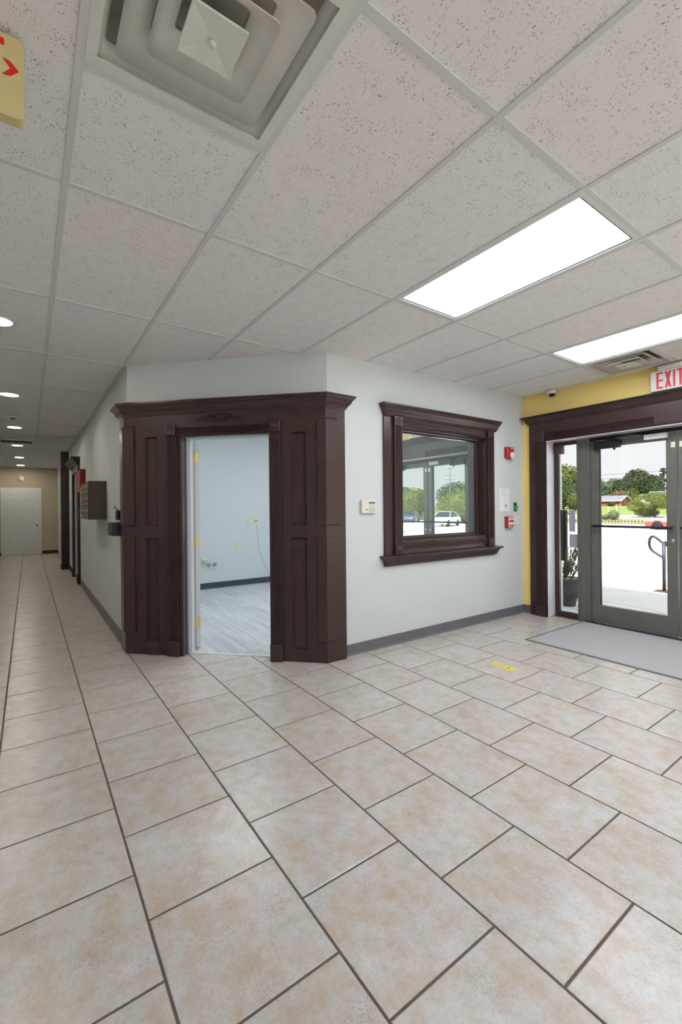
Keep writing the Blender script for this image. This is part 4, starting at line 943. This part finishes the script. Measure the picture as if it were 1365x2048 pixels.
def car(name,label,loc,rz,body,top,group=None,low=1.0):
    """length along +y (front at +y), width along x"""
    t=thing(name,label,'car',(loc[0],loc[1],loc[2]),rz,group); W=.86
    prof=[(-2.15,.30),(-2.2,.55),(-2.12,.80),(-1.5,.90),(.75,.88),(1.75,.76),(2.12,.62),(2.2,.45),(2.12,.25),(1.75,.22),(1.68,.42),(1.5,.60),(1.2,.60),(1.02,.42),(.95,.22),(-.95,.22),(-1.02,.42),(-1.2,.60),(-1.5,.60),(-1.68,.42),(-1.75,.22)]
    n=len(prof); m=MB()
    vs=[(-W,y,z) for y,z in prof]+[(W,y,z) for y,z in prof]
    m.add(vs,[tuple(range(n)),tuple(range(n,2*n))[::-1]]+[(i,n+i,n+(i+1)%n,(i+1)%n) for i in range(n)]); m.build('body',body,t)
    up_=[(-2.17,.60),(-2.13,.80),(-1.5,.905),(.75,.885),(1.75,.765),(2.13,.62),(1.72,.60),(1.5,.70),(1.2,.70),(1.0,.60)]; W2=W+.006; k_=len(up_)
    m=MB(); m.add([(-W2,y,z) for y,z in up_]+[(W2,y,z) for y,z in up_],[tuple(range(k_)),tuple(range(k_,2*k_))[::-1]]+[(i,k_+i,k_+(i+1)%k_,(i+1)%k_) for i in range(k_)]); m.build('upper_body',top,t)
    MB().add([(-W*.9,-1.45,.912),(W*.9,-1.45,.912),(W*.9,.72,.894),(-W*.9,.72,.894),(-W*.9,1.72,.778),(W*.9,1.72,.778)],[(0,1,2,3),(3,2,5,4)]).build('bonnet',top,t)
    g=MB(); wb,wt=.80,.60
    P=[(-wb,-1.75,.90),(wb,-1.75,.90),(wb,.85,.885),(-wb,.85,.885),(-wt,-1.15,1.36),(wt,-1.15,1.36),(wt,.05,1.38),(-wt,.05,1.38)]
    g.add(P,[(0,1,5,4),(1,2,6,5),(2,3,7,6),(3,0,4,7),(4,5,6,7)]); g.build('windows','car_glass',t)
    MB().bbox(-wt-.01,wt+.01,-1.18,.08,1.36,1.40,.015).build('car_roof',top,t)
    for s in (-1,1):
        MB().tube([(s*wb,.86,.89),(s*(wt+.005),.06,1.38)],.03,6).build('pillar',top,t); MB().tube([(s*wb,-1.76,.9),(s*(wt+.005),-1.16,1.37)],.035,6).build('pillar',top,t)
        MB().ball((s*.98,.55,.93),.09,.05,.065,10,6).build('mirror','dark_metal',t,True); MB().bbox(s*.62-.16,s*.62+.16,2.10,2.19,.52,.62,.01).build('headlight','white_metal',t)
    for x in (-.78,.78):
        for y in (-1.35,1.35): wheel(t,x,y,.32,.2)
    return t
car('parked_car','red and white car parked across the lot, seen through the entrance door',(38.6,11.65,LOT),0,'car_red','car_white')
car('parked_car','silver car parked just outside, mirror showing past the door stile',(12.3,3.0,LOT),PI/2+.316,'car_silver','car_silver')
car('parked_car','white car parked beside the shrubs, reflected in the brown window',(33,-22.5,LOT),1.2,'car_white','car_white')
car('parked_car','blue car parked farther off, reflected in the brown window',(39,-33.5,LOT),1.0,'car_blue','car_blue')

def foliage(blobs, n, s):
    """leaf cards scattered through ellipsoid shells: blobs = (cx,cy,cz,rx,ry,rz)"""
    m=MB(); tot=sum(b[3]*b[4]+b[3]*b[5]+b[4]*b[5] for b in blobs)
    for b in blobs:
        k=int(n*(b[3]*b[4]+b[3]*b[5]+b[4]*b[5])/tot)
        for _ in range(k):
            d=Vector((random.gauss(0,1),random.gauss(0,1),random.gauss(0,1))).normalized(); r=random.uniform(.72,1.06)
            c=Vector((b[0]+d.x*b[3]*r,b[1]+d.y*b[4]*r,b[2]+d.z*b[5]*r)); u=Vector((random.gauss(0,1),random.gauss(0,1),random.gauss(0,1))).normalized(); v=u.orthogonal().normalized(); w=u.cross(v); q=s*random.uniform(.6,1.3)
            m.add([c+v*q,c+w*q*.7,c-v*q,c-w*q*.7],[(0,1,2,3)])
    return m
def tree(name,label,loc,blobs,trunk,leaf,n=2600,s=.4,cat='tree',group=None,core=True,trunk_m='bark'):
    t=thing(name,label,cat,loc,0,group)
    f=foliage(blobs,int(n*2.6),s*.62).build('foliage',leaf,t,'leaf'); f['kind']='stuff'
    if core:
        m=MB()
        for b in blobs: m.ball((b[0],b[1],b[2]),b[3]*.80,b[4]*.80,b[5]*.80,12,8)
        m.build('inner_canopy',leaf,t,True)
    m=MB(); r=trunk[0]; h=trunk[1]; m.tube([(0,0,-.3),(r*.3,0,h*.5),(0,r*.2,h)],[r,r*.8,r*.6],8)
    for k in range(trunk[2]):
        a=2*PI*k/max(1,trunk[2])+.5; m.tube([(0,0,h*.8),(math.cos(a)*h*.5,math.sin(a)*h*.5,h*1.35)],[r*.55,r*.25],6)
    m.build('trunk',trunk_m,t,True); return t
def zg(x):
    for (xa,za),(xb,zb) in zip([(48,LOT),(55,-.08),(66,.13),(78,.25),(190,1.3),(420,3)],[(55,-.08),(66,.13),(78,.25),(190,1.3),(420,3)]):
        if x<=xb: return za+(zb-za)*max(0,(x-xa))/(xb-xa)
    return 3
# behind the brick house
tree('round_tree','large dark round-crowned tree behind the brick house, right of centre',(262,99,zg(262)),[(0,0,10,8,7,8.6),(3,-5,9,6,5.5,6.5),(-2,6.5,8,5,5,6),(0,-8,6,4,4,5)],(.6,5,4),'leaf_dark',5200,.62)
tree('woodland_tree','greyish green tree behind the left end of the brick house',(276,126,zg(276)),[(0,0,9,6,6,7),(1,6,8,5,5,6.5)],(.4,4,3),'leaf_grey',2400,.6)
tree('woodland_tree','taller greyish tree standing behind the brick house roof',(294,124,zg(294)),[(0,0,9.5,5,5.5,6.6),(0,-5,7.5,4,4,6)],(.4,4,3),'leaf_grey',2400,.55)
tree('woodland_tree','pale green tree between the greyish trees and the round tree',(310,123.5,zg(310)),[(0,0,8,4,5,6.2)],(.4,4,3),'leaf_mid',1500,.55)
tree('low_tree','low mid green tree peeping over the house roof left part',(225,103.5,zg(225)),[(0,0,4,3,3,3.6)],(.3,2,3),'leaf_dark',900,.4)
tree('low_tree','low russet tree peeping over the house roof',(225,92.5,zg(225)),[(0,0,4,3,4,3)],(.3,2,3),'leaf_rust',900,.4)
tree('low_tree','low light green tree by the roof gable',(214,83,zg(214)),[(0,0,4,2.6,2.6,3.4)],(.3,2,3),'leaf_mid',800,.4)
tree('tall_tree','tall sunlit green tree seen through the sidelight',(120,63.5,zg(120)),[(0,0,8,4,4.6,4.2),(0,3,5,4,4,4.5),(0,-2.5,5.2,3.5,3,4)],(.4,3,4),'leaf_mid',4200,.34)
tree('tall_tree','dark green tree below the tall one in the sidelight',(112,57.5,zg(112)),[(0,0,3.6,2.6,2.8,3.2),(0,3,3,2.4,2.4,2.8)],(.3,2,3),'leaf_dark',1800,.28)
tree('low_tree','light green young tree low in the sidelight view',(90,45.2,zg(90)),[(0,0,2.0,1.5,1.5,1.7)],(.15,1.2,3),'leaf_mid',1200,.17)
tree('spreading_tree','low spreading light green tree with forked trunk beyond the parking lot',(58,20.2,zg(58)),[(0,.5,1.85,1.6,1.7,.85),(0,-.9,1.75,1.4,1.3,.8),(0,1.9,1.3,1.0,.9,.65),(0,-.2,2.3,1.2,1.3,.6),(.6,1.2,.55,.6,1.1,.5)],(.10,1.1,4),'leaf_light',7000,.075,core=False)
tree('shrub','dark low shrub under the spreading tree',(61.6,22.0,zg(61.6)),[(0,0,.45,.5,1.1,.55)],(.04,.3,3),'leaf_dark',900,.07,'shrub')
tree('shrub','pale green wild shrub at the lot edge in front of the road',(53,22.4,zg(53)),[(0,0,.5,.5,.6,.55),(0,.9,.3,.4,.6,.3)],(.04,.3,3),'leaf_grey',900,.06,'shrub')
for x,y,lb in ((188.2,80.5,'dark foundation bush under the house window near the gable'),(188.2,90,'dark foundation bush at the left end of the brick house')):
    tree('foundation_bush',lb,(x,y,zg(188)),[(0,0,.6,.8,1.4,.8)],(.1,.4,2),'leaf_dark',350,.22,'shrub')
# pine
t=thing('pine_tree','thin dark pine with tiered branches right of the round tree','tree',(200,66.4,zg(200)))
MB().tube([(0,0,-.3),(.1,.1,7),(0,0,14)],[.22,.16,.05],7).build('trunk','bark',t,True)
pb=[]
for k in range(13):
    a=random.uniform(0,2*PI); h=6+8*k/12; l=random.uniform(.5,1.9)*(1.15-.5*k/12); pb.append((math.cos(a)*l*.6,math.sin(a)*l,h,.8,.9,.42))
f=foliage(pb,3200,.17).build('foliage','leaf_pine',t,'leaf'); f['kind']='stuff'
# brick house
HX,HY0,HY1,HZ=190,77.6,98,zg(190)
t=thing('brick_house','long red brick ranch house with grey gabled roof across the road','house',(HX,HY0,HZ)); HL=HY1-HY0; HDp=8.5; eh=2.25; rh=4.0
MB().extr([(0,-.5),(HDp,-.5),(HDp,eh),(HDp/2,rh-.1),(0,eh)],'y',0,HL).build('wall','brick',t)
rf=MB(); rf.extr([(-.6,eh-.25),(HDp/2,rh),(HDp+.6,eh-.25),(HDp+.6,eh-.02),(HDp/2,rh+.25),(-.6,eh-.02)],'y',-.5,HL+.5); rf=rf.build('roof','shingle',t)
MB().box(4.2,5.0,6,7.2,rh-.6,rh+.55).build('chimney','shingle',rf)
MB().box(-.66,-.6,-.5,HL+.5,eh-.30,eh-.05).build('fascia','trim_white',t); MB().extr([(-.6,eh-.28),(HDp/2,rh-.05),(HDp+.6,eh-.28),(HDp+.6,eh-.02),(HDp/2,rh+.22),(-.6,eh-.02)],'y',-.56,-.5).build('fascia','trim_white',t)
for y in (3.2,9.2,14.0):
    w=MB().box(-.06,.02,y-.75,y+.75,.65,1.95).build('window','trim_white',t); MB().box(-.09,-.06,y-.62,y-.05,.75,1.85).box(-.09,-.06,y+.05,y+.62,.75,1.85).build('pane','window_dark',w)
w=MB().box(3.2,4.2,-.06,.02,.65,1.95).build('window','trim_white',t); MB().box(3.3,4.1,-.09,-.06,.75,1.85).build('pane','window_dark',w)
MB().box(-.05,.05,.02,.16,0,eh-.2).build('corner_downpipe','trim_white',t)
# second house roof behind, and white house far right
t=thing('grey_roof_house','pale house with grey roof far off at the right of the pine','house',(226,72.6,zg(226)))
MB().box(0,8,0,9,0,3.6).build('wall','trim_white',t); MB().extr([(-.5,3.4),(4,6.2),(8.5,3.4)],'y',-.5,9.5).build('roof','shingle',t)
for y in (2,5.5): w=MB().box(-.05,.02,y,y+1.2,1,2.2).build('window','window_dark',t)
MB().box(1,7,9.6,14.5,1.2,3.2).build('wing','trim_white',t); MB().extr([(.6,3.1),(4,5.0),(7.4,3.1)],'y',9.4,14.8).build('wing_roof','shingle',t)
# low rail fence at the lot edge
t=thing('lot_fence','low dark fence of short pickets along the far edge of the parking lot','fence',(48.2,21.6,LOT))
MB().box(-.02,.02,-8,8,.24,.29).build('rail','bark',t)
pm=MB().box(-.02,.02,-.04,.04,0,.36).mesh('picket'); pm.materials.append(M['bark'])
for k in range(54): link_mesh('picket',pm,'bark',t,(0,-7.95+.3*k,0))
# white posts on the lawn
for x,y,lb in ((82,34.2,'white marker post on the lawn near the spreading tree'),(84,36.4,'shorter white marker post on the lawn, left one')):
    t=thing('marker_post',lb,'post',(x,y,zg(x))); MB().bbox(-.05,.05,-.05,.05,-.1,1.1 if x<83 else .8,.02).build('shaft','trim_white',t); MB().bbox(-.07,.07,-.07,.07,1.1 if x<83 else .8,1.16 if x<83 else .86,.01).build('cap','trim_white',t)
# overhead wires between two poles beyond the road
t=thing('overhead_wires','thin dark power lines crossing in front of the far trees','power lines',(104,0,zg(104)))
for y in (-26,100):
    MB().tube([(0,y,-.5),(0,y,9.0)],[.16,.12],8).build('pole','pole_wood',t,True); MB().box(-.9,.9,y-.06,y+.06,8.2,8.34).build('crossarm','pole_wood',t)
for x,z,sag in ((-.7,8.4,.7),(0,8.4,1.6),(.7,7.0,.9),(0,5.9,.7),(0,4.6,.5)):
    MB().tube([(x,-26+126*k/24,z-sag*(1-(2*k/24-1)**2)) for k in range(25)],.03,5).build('wire','dark_metal',t)
# reflected side of the lot
t=thing('utility_pole','wooden utility pole with three crossarms, reflected in the brown window','utility pole',(80,-62.3,zg(80)))
MB().tube([(0,0,-.5),(0,0,10.6)],[.17,.12],10).build('shaft','pole_wood',t,True)
for z,w in ((10.2,1.3),(8.6,1.6),(7.6,1.8)): MB().box(-.06,.06,-w,w,z-.07,z+.07).build('crossarm','pole_wood',t)
for z,w in ((10.2,1.2),(8.6,1.5),(7.6,1.7)):
    for s in (-1,-.5,.5,1): MB().lathe([(.05,z+.07),(.08,z+.14),(.05,z+.24),(0,z+.26)],(0,s*w,0),'z',8).build('insulator','white_metal',t)
t=thing('concrete_pole','pale slim lamp pole before the hedge, reflected in the brown window','pole',(36,-32.0,LOT)); MB().tube([(0,0,0),(0,0,5.6)],[.12,.08],10).build('shaft','trim_white',t,True); MB().bbox(-.15,.5,-.08,.08,5.55,5.68,.02).build('lamp_head','grey_sticker',t)
tree('hedge_tree','light green broad tree reflected in the right of the brown window',(45,-30.2,LOT),[(0,0,2.0,2.8,2.8,2.0),(1.5,-2.5,1.9,2.4,2.4,1.8)],(.15,1.2,3),'leaf_light',3600,.16)
tree('hedge_tree','light green tree reflected left of the door post in the brown window',(47,-41,LOT),[(0,0,2.4,2.6,2.6,2.3)],(.15,1.2,3),'leaf_light',2400,.17)
tree('hedge_tree','round bush near the lot entrance, reflected low in the brown window',(22,-18.6,LOT),[(0,0,.7,1.3,1.3,.9)],(.06,.5,3),'leaf_mid',1500,.09)
tree('pink_shrub','pinkish flowering shrub reflected left in the brown window',(30,-26.8,LOT),[(0,0,.8,1.2,1.2,.9)],(.06,.5,3),'leaf_pink',1200,.10,'shrub')
for k,(x,y,rz_) in enumerate(((86,-58,5.4),(92,-70,6.2),(84,-85,5.6),(98,-99,6.4),(90,-114,5.2))):
    tree('far_tree',('dark tree of the reflected tree line, behind the utility pole','dark tree of the reflected tree line, second from the pole','dark tree of the reflected tree line, middle one','dark tree of the reflected tree line, second from its end','dark tree of the reflected tree line, end one')[k],(x,y,zg(x)),[(0,0,rz_*.62,5,6,rz_*.6),(1,5,rz_*.5,4,4,rz_*.5)],(.3,2,3),'leaf_dark',1900,.36,group='tree line in the reflection')
for k in range(7):
    x,y=(106,96,122,124,98,106,100)[k],(-130,30,0,-20,-40,-145,-160)[k]
    tree('far_tree',('reflected tree line tree, far behind the parked cars','lawn tree standing alone to the left','lawn tree straight out from the building','lawn tree right of the entrance axis','lawn tree before the reflected tree line','outermost reflected tree but one','outermost tree of the reflected tree line')[k],(x,y,zg(x)),[(0,0,4.2,4.5,5,4)],(.3,2,3),'leaf_mid',1300,.36) if y!=30 else None
